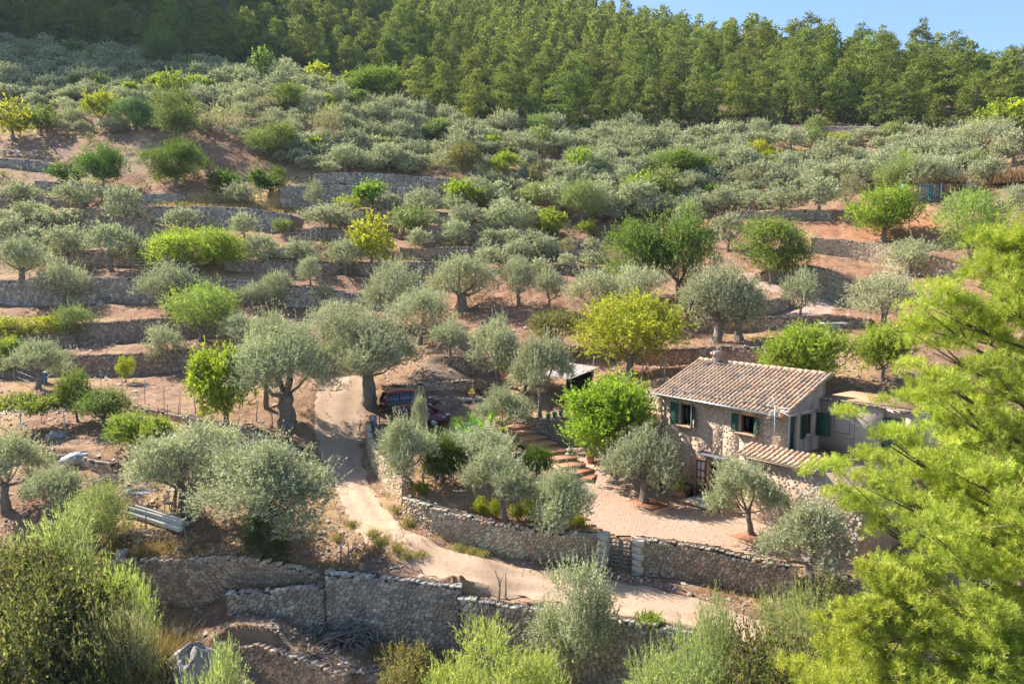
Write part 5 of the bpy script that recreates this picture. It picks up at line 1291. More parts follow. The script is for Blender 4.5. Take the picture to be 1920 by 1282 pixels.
# aerial
an=MB(); axx,ayy=HL-.28,-.42
an.tube([(axx,ayy,3.3),(axx,ayy,6.0)],.028,8); ant=an.build('antenna_pole',[m_metal],house)
an=MB(); 
bdir=Vector((.9,-.35,0)).normalized(); o=Vector((axx,ayy,5.85)); sd_=Vector((-bdir.y,bdir.x,0))
for dz_ in (-.16,0,.16):
    e=o+bdir*1.15+Vector((0,0,dz_*1.1)); s0=o+bdir*.25+Vector((0,0,dz_*.4)); an.tube([s0,e],.012,6)
    for k in range(9): q=s0.lerp(e,k/8); an.tube([q-sd_*.11,q+sd_*.11],.007,4)
for dz_ in (-1,1):
    s0=o; e=o-bdir*.25+Vector((0,0,dz_*.55)); an.tube([s0,e],.012,6)
    for k in range(7): q=s0.lerp(e,(k+1)/7); an.tube([q-sd_*.28,q+sd_*.28],.008,4)
an.build('antenna_array',[mat('antenna_metal',(.75,.72,.68),.5,metal=.2)],ant)
an=MB(); an.box(tuple(o+bdir*.3),(.16,.14,.2),0,0,(1,1,1),.03); an.box(tuple(o+bdir*.62+Vector((0,0,-.3))),(.05,.14,.22),0,0,(1,1,1),.03); an.build('antenna_housing',[mat('orange_plastic',(.75,.30,.03),.5)],ant)
# ---------------------------------------------------------------- things around the place
m_white=mat('pale_timber',(.66,.62,.56),.85,noise=(10,.5,(.50,.45,.40)),bump=(20,.5,.01))
m_greyw=mat('weathered_wood',(.22,.19,.17),.9,noise=(9,.5,(.34,.30,.27)),bump=(25,.8,.01))
m_stick=mat('sticks',(.25,.19,.15),.9,noise=(4,.6,(.36,.30,.25)))
m_terra=mat('terracotta',(.48,.22,.12),.85,noise=(9,.4,(.56,.33,.22)))
m_iron=mat('rusty_iron',(.10,.07,.06),.8,noise=(9,.5,(.20,.10,.06)))
m_steel=mat('fence_steel',(.36,.37,.38),.5,metal=.5)
m_tarp=mat('tarpaulin',(.30,.30,.31),.6,noise=(3,.5,(.42,.42,.43)),bump=(5,.6,.05))
m_boul=mat('boulder_rock',(.36,.34,.33),.95,noise=(3,.5,(.52,.49,.46)),bump=(5,1,.12),speck=(12,.6,.68,(.24,.21,.19)))
m_turq=mat('turquoise_paint',(.12,.38,.42),.6,noise=(8,.4,(.22,.48,.50)))
def T(name,lab,cat,P,rz=0,group=None): return empty(name,P,rz,lab,cat,group)
# --- wooden gate between piers
ga=WL['garden']['P'][-1]; gb_=WL['gate_right']['P'][0]; gz_=H1((ga[0]+gb_[0])/2,(ga[1]+gb_[1])/2)
zt=min(WL['garden']['zt'][-1],WL['gate_right']['zt'][0]); dv=gb_-ga; gl=float(np.hypot(*dv)); gr=math.atan2(dv[1],dv[0])
zg=zt-1.55
for (P,lab,sg) in ((ga,'pale cut stone pier at the left side of the wooden gate',-1),(gb_,'pale cut stone pier at the right side of the wooden gate',1)):
    e=T('stone_pier',lab,'gate pier',(P[0]+sg*dv[0]/gl*.12,P[1]+sg*dv[1]/gl*.12,zg-.2),gr,'gate piers'); g=MB()
    for k in range(6): g.box((.04*(k%2)*sg,0,.15+k*.31),(.40+.1*(k%2),.62,.295),rnd.uniform(-.01,.01),0,(1,1,1),.015)
    g.build('pier',[m_stoneblk],e)
e=T('wooden_gate','weathered double wooden gate with wavy top rails in the courtyard wall','gate',(ga[0]+dv[0]*.5,ga[1]+dv[1]*.5,zg+.05),gr)
for s_ in(-1,1):
    w_=gl/2-.18; g=MB()
    for x in (.05,w_-.05): g.box((s_*x,0,.72),(.09,.07,1.42),0,0,(1,1,1),.01)
    g.box((s_*w_/2,.03,.75),(.05,.03,1.2),0)
    for k,z in enumerate((.18,.36,.54,.72,.90,1.05)):
        g.box((s_*w_/2,-.02,z),(w_-.1,.03,.085),0,0,(1,1,1),0,ry=rnd.uniform(-.02,.02))
    for z0 in (1.15,1.36):
        pts=[(s_*x,-.02,z0+.10*math.sin(math.pi*((x)/w_))) for x in np.linspace(.05,w_-.05,7)]; g.tube(pts,.035,6)
    g.build('gate_leaf',[m_greyw],e)
g=MB(); g.box((0,-.07,.85),(.22,.04,.06)); g.build('latch',[m_iron],e)
# --- stairs
SP=[(968,797),(980,808),(995,819),(1014,830),(1034,842),(1051,855),(1067,868),(1084,881),(1104,890)]
sz=np.linspace(2.05,.42,9); st=T('garden_steps','flight of broad terracotta topped steps descending to the patio','steps',pxZ(1034,842,sz[4]-1.0))
base=np.array(st.location)
for k,(a,b) in enumerate(SP):
    P=pxZ(a,b,sz[k])-base; nx_=pxZ(*SP[min(k+1,8)],sz[min(k+1,8)])-base; pv=pxZ(*SP[max(k-1,0)],sz[max(k-1,0)])-base; d=nx_-pv; rz=math.atan2(d[1],d[0]); ln=float(np.hypot(d[0],d[1]))/(2 if 0<k<8 else 1)
    g=MB(); g.box((P[0],P[1],P[2]-.26),(ln*1.25,1.65,.46),rz,1); g.box((P[0]+.02*math.cos(rz),P[1]+.02*math.sin(rz),P[2]),(ln*1.28+.04,1.7,.06),rz,0,(1,1,1),.01); g.build('step',[m_terra,m_wall],st)
# --- pots
def pot(P,r,h,lab,plant='leaf',group='potted plants by the house',flower=None,hh=.4):
    e=T('potted_plant',lab,'potted plant',P,rnd.uniform(0,6),group); g=MB(); g.lathe([(r*.68,0),(r*.8,h*.3),(r*.95,h*.85),(r*1.08,h*.86),(r*1.08,h),(r*.9,h),(r*.85,h*.85)],(0,0,0),16); g.build('pot',[m_terra],e,True)
    gg=np.random.default_rng(int(P[0]*100)%9999); S=np.array([0,0,h]); 
    if plant=='agave':
        g=MB()
        for k in range(26):
            a=k*2.4; el=.3+1.1*gg.random(); L=hh*gg.uniform(.7,1.1); d=Vector((math.cos(a)*math.cos(el),math.sin(a)*math.cos(el),math.sin(el))); s=Vector((-math.sin(a),math.cos(a),0))*.05*hh*1.6; o=Vector(S); m=o+d*L*.5; t_=o+d*L-Vector((0,0,L*.12))
            g.add([o-s*.6,o+s*.6,m+s,m-s,t_],[(0,1,2,3),(3,2,4)],0,(.20*gg.uniform(.8,1.3),.26*gg.uniform(.8,1.2),.06))
        g.build('leaves',[LM['broad']],e)
    else:
        V,F,C=twigs([(np.array([0,0,h+hh*.4]),hh*.55)],150,hh*.4,6,.09,.05,COL['fig' if plant=='leaf' else plant],gg,face_up=True); link(bpy.data.objects.new('leaves',npmesh('leaves',V,F,LM['broad'],C)),e)
    if flower:
        g=MB()
        for k in range(22): 
            u=gg.normal(size=3); u/=np.linalg.norm(u); q=np.array([0,0,h+hh*.5])+u*hh*.5; g.lathe([(.01,0),(.04,.02),(.02,.05)],tuple(q),5)
        g.build('flowers',[mat('pink_petals',flower,.7)],e)
    return e
def at(px,py): return G(px,py)
pot(hloc(.15,-1.15,.12),.24,.42,'terracotta pot with pink flowers left of the twisted pale trunk','leaf',flower=(.70,.04,.16))
pot(hloc(.75,-1.2,.1),.20,.36,'terracotta pot with small plant right of the pink flowers','leaf',hh=.3)
pot(hloc(2.45,-1.15,.08),.24,.34,'bright green bushy pot plant beside the glazed door','fig',hh=.62)
pot(hloc(5.3,-1.2,.08),.24,.36,'pot with green plant behind the courtyard olives, right of the doorway','fig',hh=.55)
pot(at(1107,868),.26,.48,'tall terracotta pot with a sword leaved plant on the patio','agave',hh=.85)
pot(at(885,752)+np.array([0,0,.35]),.26,.32,'pot with a yellow green spiky plant on the stone slab by the cars','agave',hh=.5)
pot(at(945,735)+np.array([0,0,1.2]),.30,.35,'bright yellow green plant raised above the slope of the steps','fig',hh=.5)
g=MB(); P=at(885,752); g.box((0,0,.12),(1.5,.7,.24),.3,0,(1,1,1),.06); o=g.build('stone_slab',[m_boul]); o.location=(P[0],P[1],P[2]+.05); tag(o,'flat stone slab under the yellow green spiky pot','stone slab')
for k in range(4):
    P=pxZ(1028+k*12,786-k*3,WL['steps']['zt'].max()+.02); e=T('green_pot','green plastic pot on the wall by the shed, %s from the left'%ORD[k],'plant pot',P,0,'green pots in a row on the wall'); g=MB(); g.lathe([(.11,0),(.16,.32),(.18,.33),(.18,.38),(.14,.38),(.12,.3)],(0,0,0),12); g.build('pot',[mat('green_plastic',(.03,.30,.17),.5)],e,True)
# lantern-like stone ornament
P=at(1068,862); e=T('stone_ornament','small stacked grey stone garden ornament beside the steps','garden ornament',P+np.array([0,0,.02])); g=MB(); g.lathe([(.30,0),(.34,.06),(.34,.14),(.20,.18),(.17,.30),(.30,.34),(.32,.40),(.16,.46),(.12,.58),(.22,.62),(.20,.68),(.06,.78),(.05,.86),(.02,.9)],(0,0,0),14); g.build('body',[m_boul],e,True)
# --- planted beds frames around courtyard trees
for (a,b,l) in ((1208,948,'red earth bed edged with stone round the twisted pale trunk'),(1408,1004,'red earth bed edged with stone round the middle courtyard olive')):
    P=at(a,b); e=T('tree_bed',l,'planting bed',(P[0],P[1],P[2]),hrot,'square beds in the courtyard'); g=MB(); g.box((0,0,-.02),(2.0,2.0,.12)); g.build('soil',[mat('bed_soil',(.24,.09,.055),.95,noise=(8,.6,(.34,.18,.11)),bump=(25,1,.03))],e)
    g=MB()
    for s_ in(-1,1): g.box((s_*1.05,0,0),(.1,2.2,.14),0,0,(1,1,1),.02); g.box((0,s_*1.05,0),(1.998,.1,.14),0,0,(1,1,1),.02)
    g.build('edging',[m_frame],e)
# --- hedge
hp=[(905,968,.8),(930,972,.9),(968,975,.7),(990,978,1.0),(1012,980,.9),(1068,985,.9),(1085,990,.6)]
for k,(a,b,s) in enumerate(hp):
    P=at(a,b); wpx=44*s
    plant('hedge',a,b,b-48*s,wpx,'yellow green rosemary like bush on the garden wall, %s from the left'%ORD[k],lod='B',P=P)
    TREES[-1]['o']['group']='yellow green hedge plants on the wall'
plant('hedge',790,928,898,38,'small yellow green plant between trunk and cartwheels on the wall',lod='B')
# --- fan palm
P=at(895,850); e=T('fan_palm','bright green clump of fan palm leaves behind the garden olives','fan palm',P); g=MB(); tr=MB(); gp2=np.random.default_rng(3)
for k in range(64):
    a=k*2.4+gp2.uniform(-.3,.3); el=.15+1.25*gp2.random(); L=gp2.uniform(1.2,2.3); d=Vector((math.cos(a)*math.cos(el),math.sin(a)*math.cos(el),math.sin(el))); o=Vector((math.cos(a)*.3,math.sin(a)*.3,.3)); c=o+d*L; tr.tube([o,o+d*L*.5+Vector((0,0,.1)),c],.02,4)
    s=d.cross(Vector((0,0,1))).normalized(); col=(.15*gp2.uniform(.8,1.5),.27*gp2.uniform(.8,1.3),.04)
    for q in range(15):
        th=(q-7)/7*1.45; l_=.62*gp2.uniform(.85,1.1); dd=(d*math.cos(th)+s*math.sin(th)); dd=(dd-Vector((0,0,.28))).normalized(); nn=dd.cross(d if abs(th)>.1 else s).normalized(); ss=dd.cross(Vector((0,0,1))).normalized()*.035
        g.add([c,c+dd*l_*.5+ss,c+dd*l_,c+dd*l_*.5-ss],[(0,1,2,3)],0,col)
g.build('leaves',[LM['broad']],e); tr.build('leaf_stems',[mat('palm_stem',(.16,.20,.05),.8)],e)
# --- cartwheels
for (a,b,rz,tl,lab) in ((820,922,.15,-.32,'old wooden cartwheel, the front one leaning by the garden wall'),(846,900,-.2,-.40,'old wooden cartwheel behind the front one, half in shade')):
    P=at(a,b); e=T('cartwheel',lab,'cartwheel',P+np.array([0,0,.0]),rz,'old cartwheels'); e.rotation_euler=(tl,0,rz); Rw=.78
    g=MB(); n=28
    pts=[(Rw*math.cos(2*math.pi*k/n),0,Rw+Rw*math.sin(2*math.pi*k/n)) for k in range(n+1)]; g.tube(pts,.05,6); g.build('rim',[m_greyw],e)
    g=MB(); 
    for k in range(14): a_=2*math.pi*k/14; g.tube([(.1*math.cos(a_),0,Rw+.1*math.sin(a_)),(Rw*math.cos(a_),0,Rw+Rw*math.sin(a_))],.022,5)
    g.build('spokes',[m_greyw],e); g=MB(); g.tube([(0,-.16,Rw),(0,-.05,Rw),(0,.05,Rw),(0,.16,Rw)],[.07,.12,.12,.07],10); g.build('hub',[m_iron],e)
# --- cars
def car(P,rz,lab,body_col,roofcol,suv):
    e=T('parked_car',lab,'car',P,rz,'parked cars'); mbod=mat('car_paint',body_col,.28,spec=.6); mroof=mat('car_roof_paint_reflection',roofcol,.3,noise=(2,.6,(.10,.02,.02)),spec=.6); mblk=mat('black_trim',(.02,.02,.022),.5); mgl=mat('car_glass',(.02,.03,.05),.06,spec=.9)
    L,W_,H=(4.25,1.8,1.58) if suv else (4.05,1.74,1.47); hw=W_/2
    xs=np.linspace(-L/2,L/2,25); 
    def belt(x):
        t=x/(L/2)
        if t>.25: return .98-.30*((t-.25)/.75)**1.6-(.16 if t>.97 else 0)
        if t<-.88: return .98-(.06 if suv else .08)
        return .98
    def half(x): t=abs(x)/(L/2); return hw*(1-.16*max(0,(t-.7)/.3)**2)
    V=[];F=[]; prof=8
    for x in xs:
        b=belt(x); w_=half(x); bot=.26+ (.12 if abs(x)>L/2-.15 else 0)
        for (yy,zz) in ((-.62,bot),(-.97,bot+.08),(-1.0,.55),(-.985,.75),(-.9,b),(.9,b),(.985,.75),(1.0,.55),(.97,bot+.08),(.62,bot)): V.append((x,yy*w_,zz))
    n=10
    for i in range(len(xs)-1):
        for k in range(n): k2=(k+1)%n; F.append([i*n+k,i*n+k2,(i+1)*n+k2,(i+1)*n+k])
    F.append(list(range(n))); F.append([(len(xs)-1)*n+k for k in range(n)][::-1])
    g=MB(); g.add(V,F,0); g.build('body',[mbod],e,True)
    # cabin
    if suv: cab=[(-2.06,.94,.86),(-1.86,1.44,.74),(-1.2,1.55,.72),(-.1,1.58,.72),(.45,1.50,.72),(1.2,.97,.84)]
    else: cab=[(-1.92,.94,.86),(-1.55,1.32,.74),(-.9,1.45,.70),(-.1,1.47,.70),(.4,1.40,.70),(1.25,.96,.84)]
    V=[];F=[]
    for (x,z,w_) in cab: V+=[(x,-w_*hw*1.02,.93),(x,-w_*hw*(.98 if z<1.1 else .93),z-.02),(x,w_*hw*(.98 if z<1.1 else .93),z-.02),(x,w_*hw*1.02,.93)]
    for i in range(len(cab)-1):
        for k in range(3): F.append([i*4+k,i*4+k+1,(i+1)*4+k+1,(i+1)*4+k])
    F.append([0,1,2,3]); F.append([len(V)-1-k for k in range(4)]); g=MB(); g.add(V,F); g.build('windows',[mgl],e)
    g=MB(); V=[];F=[]
    rc=cab[1:-1]
    for (x,z,w_) in rc: V+=[(x,-w_*hw*.95,z-.03),(x,-w_*hw*.8,z+.03),(x,0,z+.05),(x,w_*hw*.8,z+.03),(x,w_*hw*.95,z-.03)]
    for i in range(len(rc)-1):
        for k in range(4): F.append([i*5+k,i*5+k+1,(i+1)*5+k+1,(i+1)*5+k])
    g.add(V,F); 
    for s_ in(-1,1):
        for (a_,b_) in ((0,1),(4,5)): xa,za,wa=cab[a_]; xb,zb_,wb=cab[b_]; g.tube([(xa,s_*wa*hw*.99,max(za,.93)),(xb,s_*wb*hw*.95,max(zb_,.93))],.045,6)
        g.tube([(cab[2][0]+.2,s_*.84*hw,.95),(cab[2][0]+.25,s_*.72*hw,1.5)],.045,6); g.tube([(-.05,s_*.86*hw,.95),(-.1,s_*.71*hw,1.5)],.04,6)
    g.build('roof',[mroof],e,True)
    for x in (-L/2+.78,L/2-.82):
        for s_ in(-1,1):
            c=(x,s_*(hw-.10),.34); g=MB(); g.tube([(x,s_*(hw-.22),.34),(x,s_*(hw-.02),.34)],.34,20); w_=g.build('wheel',[mblk],e)
            g=MB(); g.tube([(x,s_*(hw-.03),.34),(x,s_*(hw+.005),.34)],[.21,.20],14)
            for k in range(5): a_=k*1.2566; g.box((x+.12*math.cos(a_),s_*(hw+.01),.34+.12*math.sin(a_)),(.2,.02,.045),0,0,(1,1,1),0,ry=-a_)
            g.build('rim',[m_metal],w_)
    for s_ in(-1,1):
        g=MB(); g.box((L/2-.14,s_*hw*.66,.70),(.22,.36,.13),-s_*.35,0,(1,1,1),.04); g.build('headlight',[mat('headlight',(.75,.78,.8),.15,spec=.8)],e)
        g=MB(); g.box((-L/2+.06,s_*hw*.76,.84),(.16,.30,.20 if suv else .26),0,0,(1,1,1),.04); g.build('tail_light',[mat('tail_light',(.45,.015,.01),.3)],e)
        g=MB(); g.box((.78,s_*(hw+.07),1.0),(.13,.17,.12),0,0,(1,1,1),.04); g.build('mirror',[mbod],e)
    g=MB(); g.box((-L/2-.02,0,.42),(.12,W_*.86,.2),0,0,(1,1,1),.05); g.box((L/2-.02,0,.42),(.12,W_*.8,.2),0,0,(1,1,1),.05); g.build('bumper',[mblk],e)
    g=MB(); g.box((-L/2-.01,0,.66),(.02,.5,.11)); g.build('number_plate',[m_white],e)
    return e
car(at(768,768),R(28),'black hatchback with reddish reflection on its roof, the car farther from the camera',(.035,.04,.05),(.30,.06,.03),True)  # red-brown reflection is put into the black car's roof colour
car(at(788,796),R(-8),'dark wine and blue car, the nearer of the two, front wheel visible',(.10,.02,.035),(.32,.05,.05),False)
# --- tin shed
P=at(1066,748); e=T('tin_shed','open timber shed with a rusty corrugated tin roof beside the fig tree','shed',P,R(-50)); g=MB(); 
for (x,y,h) in ((-1.3,-1.1,1.9),(1.3,-1.1,1.9),(-1.3,1.1,2.3),(1.3,1.1,2.3)): g.tube([(x,y,-.3),(x*1.02,y,h)],.055,6,wob=.1)
g.build('posts',[m_greyw],e); g=MB(); n=44; V=[];F=[]
for i in range(n+1):
    x=-1.75+3.5*i/n; dz=.03*math.sin(i*1.6); V+=[(x,-1.5,1.82+dz),(x,1.5,2.42+dz)]
for i in range(n): F.append([2*i,2*i+2,2*i+3,2*i+1])
g.add(V,F); V2=[(v[0],v[1],v[2]-.02) for v in V]; g.add(V2,[f[::-1] for f in F]); g.build('tin_roof',[mat('rusty_tin',(.34,.25,.21),.6,noise=(2.5,.9,(.50,.50,.52)),metal=.3)],e)
g=MB(); g.box((0,1.05,1.0),(2.6,.05,2.1)); g.box((1.28,0,1.0),(.05,2.1,2.0)); g.build('back_boards',[m_dark],e)
g=MB(); g.box((.3,-.4,.75),(.9,.5,.05),0,0,(1,1,1),0,rx=.2); 
for x in(0,.62): g.tube([(x-.05,-.6,0),(x-.05,-.35,.95)],.03,5)
g.build('folded_table',[m_white],e)
# --- scrap heap next to the palm
P=at(905,742); e=T('scrap_heap','dark tangled heap of scrap metal and branches beyond the fan palm','scrap heap',P); g=MB(); 
for k in range(26): a=rnd.uniform(0,6); x,y=rnd.uniform(-.9,.9),rnd.uniform(-.5,.5); g.tube([(x,y,rnd.uniform(0,.3)),(x+math.cos(a)*.7,y+math.sin(a)*.5,rnd.uniform(.3,1.1))],rnd.uniform(.02,.05),5)
for k in range(3): pts=[(.5*k-.5+.3*math.cos(t),.1*math.sin(t*2),.35+.3*math.sin(t)) for t in np.linspace(0,6.28,12)]; g.tube(pts,.04,5)
g.build('metal_parts',[m_iron],e)
# --- hut
P=at(322,510); e=T('garden_hut','small ochre hut with teal doors behind the orange tree','hut',(P[0],P[1],P[2]-.2),R(-6)); g=MB(); g.box((0,1.2,1.2),(3.0,2.2,2.6),0,0,(1,1,1),.02); g.build('wall',[mat('ochre_plaster',(.52,.38,.28),.9,noise=(3,.4,(.42,.30,.22)))],e)
g=MB(); g.box((0,1.2,2.58),(3.4,2.7,.12),0,0,(1,1,1),.02,rx=.06); g.build('roof',[m_stoneblk],e)
mteal=mat('teal_paint',(.02,.14,.13),.6)
for x in(-1.75,1.0): g=MB(); g.box((x,.02,1.0),(.7,.08,1.7),R(12),0,(1,1,1),.01); g.build('door',[mteal],e)
P=at(258,512); e=T('wooden_ladder','pale wooden ladder rack leaning on the terrace wall left of the hut','ladder',(P[0],P[1],P[2]),R(-3)); g=MB()
for x in(-.7,.7): g.tube([(x,0,0),(x,.7,1.7)],.05,5)
for k in range(5): g.tube([(-.75,.12+k*.14,.25+k*.33),(.75,.12+k*.14,.25+k*.33)],.04,5)
g.build('frame',[m_frame],e)
# --- fence posts left
FP=[(27,705),(84,728),(143,736),(190,728),(230,745),(272,748),(308,760),(338,772)]
for k,(a,b) in enumerate(FP):
    P=at(a,b+10); e=T('fence_post','thin galvanised fence post on the left slope, %s from the left'%ORD[k],'fence post',P,0,'galvanised posts of the wire fence'); g=MB(); g.tube([(0,0,-.2),(0.03,0,1.9)],.03,6); g.build('post',[m_steel],e)
for i in range(len(FP)-1):
    a=at(FP[i][0],FP[i][1]+10); b=at(FP[i+1][0],FP[i+1][1]+10); g=MB()
    for h in (.5,1.0,1.5): g.tube([(0,0,h),tuple((b-a)*.5+np.array([0,0,h-.04])),tuple(b-a+np.array([0,0,h]))],.007,3)
    o=g.build('fence_wire',[m_steel]); o.location=a; tag(o,'sagging wire strands after the %s galvanised fence post from the left'%ORD[i],'wire','wires of the left fence')
STK=[(313,800,40),(333,806,48),(368,775,40),(447,815,36),(480,790,40),(511,800,42),(560,985,50),(275,1000,45),(212,985,32),(256,1060,55),(350,1040,58),(420,1040,45),(640,1065,70),(655,1068,55),(935,1125,62),(948,1120,48),(170,1070,50),(690,1100,30)]
for k,(a,b,h) in enumerate(STK):
    P=at(a,b); hh=h/ppm(P); e=T('wooden_stake','rough grey wooden stake standing in the ground, %s from the left of the photo'%ORD[sorted(s[0] for s in STK).index(a)],'stake',P,rnd.uniform(0,6),'rough stakes in the ground'); g=MB(); g.tube([(0,0,-.2),(rnd.uniform(-.1,.1),0,hh*.5),(rnd.uniform(-.25,.25),0,hh)],[.045,.035,.02],5,wob=.1)
    if k%3==2: g.tube([(0,0,hh*.45),(.3,0,hh*.8)],[.025,.01],4)
    g.build('stake',[m_greyw],e)
for k,(a,b) in enumerate(((1112,708),(1155,712),(1203,728),(1245,722),(1238,705),(1142,690))):
    P=at(a,b); e=T('fence_post','pale thin post by the red mounds left of the house, %s set'%ORD[k],'fence post',P,0,'thin posts by the red mounds'); g=MB(); g.tube([(0,0,-.2),(.05,0,1.7)],.04,6); g.build('post',[m_greyw],e)
# --- blue barrel
P=at(81,718); e=T('blue_barrel','blue plastic barrel at the foot of the left terrace wall','barrel',P); g=MB(); g.lathe([(.26,0),(.3,.04),(.31,.3),(.32,.32),(.31,.34),(.31,.62),(.32,.64),(.31,.66),(.29,.9),(.26,.92),(.22,.88)],(0,0,0),18); g.build('drum',[mat('blue_plastic',(.02,.14,.34),.4)],e,True)
# --- pergola frame and vine
P=at(60,812); e=T('vine_pergola','low metal pergola overgrown by a green vine at the left','pergola',P,R(12)); g=MB()
for x in(-2.6,0,2.6):
    for y in(-1.6,1.6): g.tube([(x,y,-.3),(x,y,1.7)],.04,6)
for y in(-1.6,-.8,0,.8,1.6): g.tube([(-3.6,y,1.7),(2.8,y,1.75)],.03,6)
g.build('frame',[m_metal],e)
lob=[(np.array([gz.uniform(-2.6,3.0),gz.uniform(-1.7,1.8),1.75+gz.uniform(-.2,.3)]),gz.uniform(.35,.6)) for _ in range(34)]
V,F,C=twigs(lob,1500,.4,8,.13,.10,[(.13,.19,.05),(.18,.24,.06),(.09,.14,.04),(.30,.28,.05)],gz,face_up=True,zs=.6); link(bpy.data.objects.new('vine',npmesh('vine',V,F,LM['broad'],C)),e)
plant('yellow',95,632,588,90,'sprawling yellow green vine on the second left terrace, left of the leaning olive',lod='B',rz=0)
plant('yellow',30,640,590,80,'yellow green vine at the left frame on the second terrace',lod='B',rz=0)
plant('lime',15,705,628,60,'bright yellow bush at the left frame above the wire fence',lod='B')
# --- tarps
def blob(name,P,size,seed,m,rz,lab,cat,sub=18,rough=.12):
    g=MB(); r=np.random.default_rng(seed); n=sub; V=[];F=[]; ph=r.uniform(0,6,6)
    for i in range(n+1):
        th=math.pi*i/n
        for k in range(2*n):
            a=math.pi*k/n; s=1+rough*(math.sin(3*a+ph[0]+2*th)+.7*math.sin(5*a*1+ph[1]-3*th)+.5*math.sin(7*a+ph[2]+5*th)+.4*math.sin(11*th+ph[3]+2*a)); V.append((size[0]*s*math.sin(th)*math.cos(a),size[1]*s*math.sin(th)*math.sin(a),max(-.1,size[2]*(.0+s*math.cos(th)))))
    for i in range(n):
        for k in range(2*n): k2=(k+1)%(2*n); F.append([i*2*n+k,(i+1)*2*n+k,(i+1)*2*n+k2,i*2*n+k2])
    g.add(V,F); o=g.build(name,[m],None,True); o.location=tuple(P); o.rotation_euler=(0,0,rz); return tag(o,lab,cat)
blob('covered_heap',at(150,862),(1.1,.65,.5),3,m_tarp,.5,'heap under a pale grey tarpaulin below the pergola','tarpaulin heap',rough=.07)
blob('boulder',at(105,818),(.6,.4,.35),4,m_boul,.2,'small grey boulder right beside the vine pergola','boulder')
blob('boulder',at(362,1262),(1.0,.8,1.15),5,m_boul,.6,'big grey boulder at the bottom left of the curved wall','boulder')
blob('boulder',at(335,1185),(.35,.25,.22),6,m_boul,.2,'small pale rock above the big grey boulder','boulder')
blob('boulder',at(358,968),(.34,.26,.26),7,m_boul,.1,'reddish stone block at the foot of the pole leaned olive','boulder')
for k,(a,b,s) in enumerate(((30,572,.55),(60,573,.45),(150,570,.5),(175,568,.6),(190,572,.45),(215,565,.5),(330,1215,.3),(232,1040,.4),(205,1030,.35))):
    blob('boulder',at(a,b),(s,s*.8,s*.7),20+k,m_boul,k,'pale boulder at a wall foot on the left, %s largest of the loose rocks'%ORD[k],'boulder',10)
blob('covered_heap',at(167,368),(.8,.5,.45),8,mat('white_sheet',(.75,.74,.72),.8),.3,'white sheeted heap on the upper left terrace','tarpaulin heap',10,.05)
blob('dome_oven',at(1822,352),(1.1,1.0,1.0),9,mat('oven_clay',(.58,.48,.40),.9,noise=(4,.4,(.46,.38,.32))),0,'pale domed clay oven at the upper right','oven',12,.02)
# --- timber beams
P=at(288,982); e=T('timber_stack','stack of long whitewashed timber beams lying in the left orchard','timber beams',P,0); 
A_=at(232,968)-P; B_=at(340,1004)-P
for k,(o1,o2,z,t) in enumerate(((0,0,.12,.0),(.28,.1,.12,.05),(.12,.22,.34,.02),(.55,.55,.14,-.08),(.42,.32,.36,.05))):
    nrm=np.array([-(B_-A_)[1],(B_-A_)[0]]); nrm/=np.hypot(*nrm); a_=A_[:2]+nrm*o1*(1.1); b_=B_[:2]+nrm*o2*1.3; c=(a_+b_)/2; d=b_-a_; g=MB(); g.box((c[0],c[1],z+.04),(float(np.hypot(*d))*(1-.05*k),.22,.2),math.atan2(d[1],d[0]),0,(1,1,1),.015,ry=-math.atan2(B_[2]-A_[2],np.hypot(*d))*1.0); g.build('beam',[m_white],e)
# --- stick piles, leaning poles, brush
def sticks(name,P,n,ln,sp,hgt,lab,cat,m,th=.02,az=None):
    e=T(name,lab,cat,P); g=MB()
    for k in range(n):
        a=rnd.uniform(0,6.28) if az is None else az+rnd.uniform(-.3,.3); x,y=rnd.gauss(0,sp[0]),rnd.gauss(0,sp[1]); l=ln*rnd.uniform(.5,1.2); z=max(.02,hgt*math.exp(-(x/sp[0])**2/2-(y/sp[1])**2/2)*rnd.random()); d=Vector((math.cos(a),math.sin(a),rnd.uniform(-.15,.25))); o=Vector((x,y,z)); g.tube([o-d*l/2,o+Vector((0,0,rnd.uniform(0,.12)*l)),o+d*l/2],[th*1.2,th,th*.5],4)
    g.build('branches',[m],e); return e
sticks('stick_pile',at(270,1005),150,1.0,(.8,.35),.4,'pile of short cut sticks in front of the timber beams','stick pile',m_stick)
sticks('stick_pile',at(225,935),220,.9,(.9,.8),.7,'long heap of grey prunings behind the timber beams','stick pile',m_greyw)
sticks('stick_pile',at(205,905),120,.9,(.7,.6),.6,'upper end of the grey prunings heap on the left','stick pile',m_greyw)
sticks('brush_pile',at(672,1196),130,1.7,(.9,.4),.8,'tangle of dead branches at the foot of the tall wall','brush pile',m_greyw,.03)
sticks('brush_pile',at(600,1180),26,1.6,(.8,.3),.5,'few dead branches left of the big tangle under the wall','brush pile',m_greyw,.035)
sticks('brush_pile',at(205,565),60,1.2,(1.2,.4),.8,'dark brush at the foot of the wide terrace wall','brush pile',m_stick,.025)
sticks('stick_pile',at(1480,612),40,1.4,(1.0,.3),.3,'pale cut branches by the planks above the house','stick pile',m_white,.035)
P=at(350,967); e=T('leaning_poles','bundle of long thin poles leaned round the spreading olive trunk','poles',P); g=MB()
for k in range(34): a=rnd.uniform(0,6.28); r_=rnd.uniform(.55,1.0); g.tube([(r_*math.cos(a),r_*math.sin(a),0),(.32*math.cos(a+.3),.32*math.sin(a+.3),rnd.uniform(1.8,2.5))],[.028,.018],5)
g.build('poles',[m_stick],e)
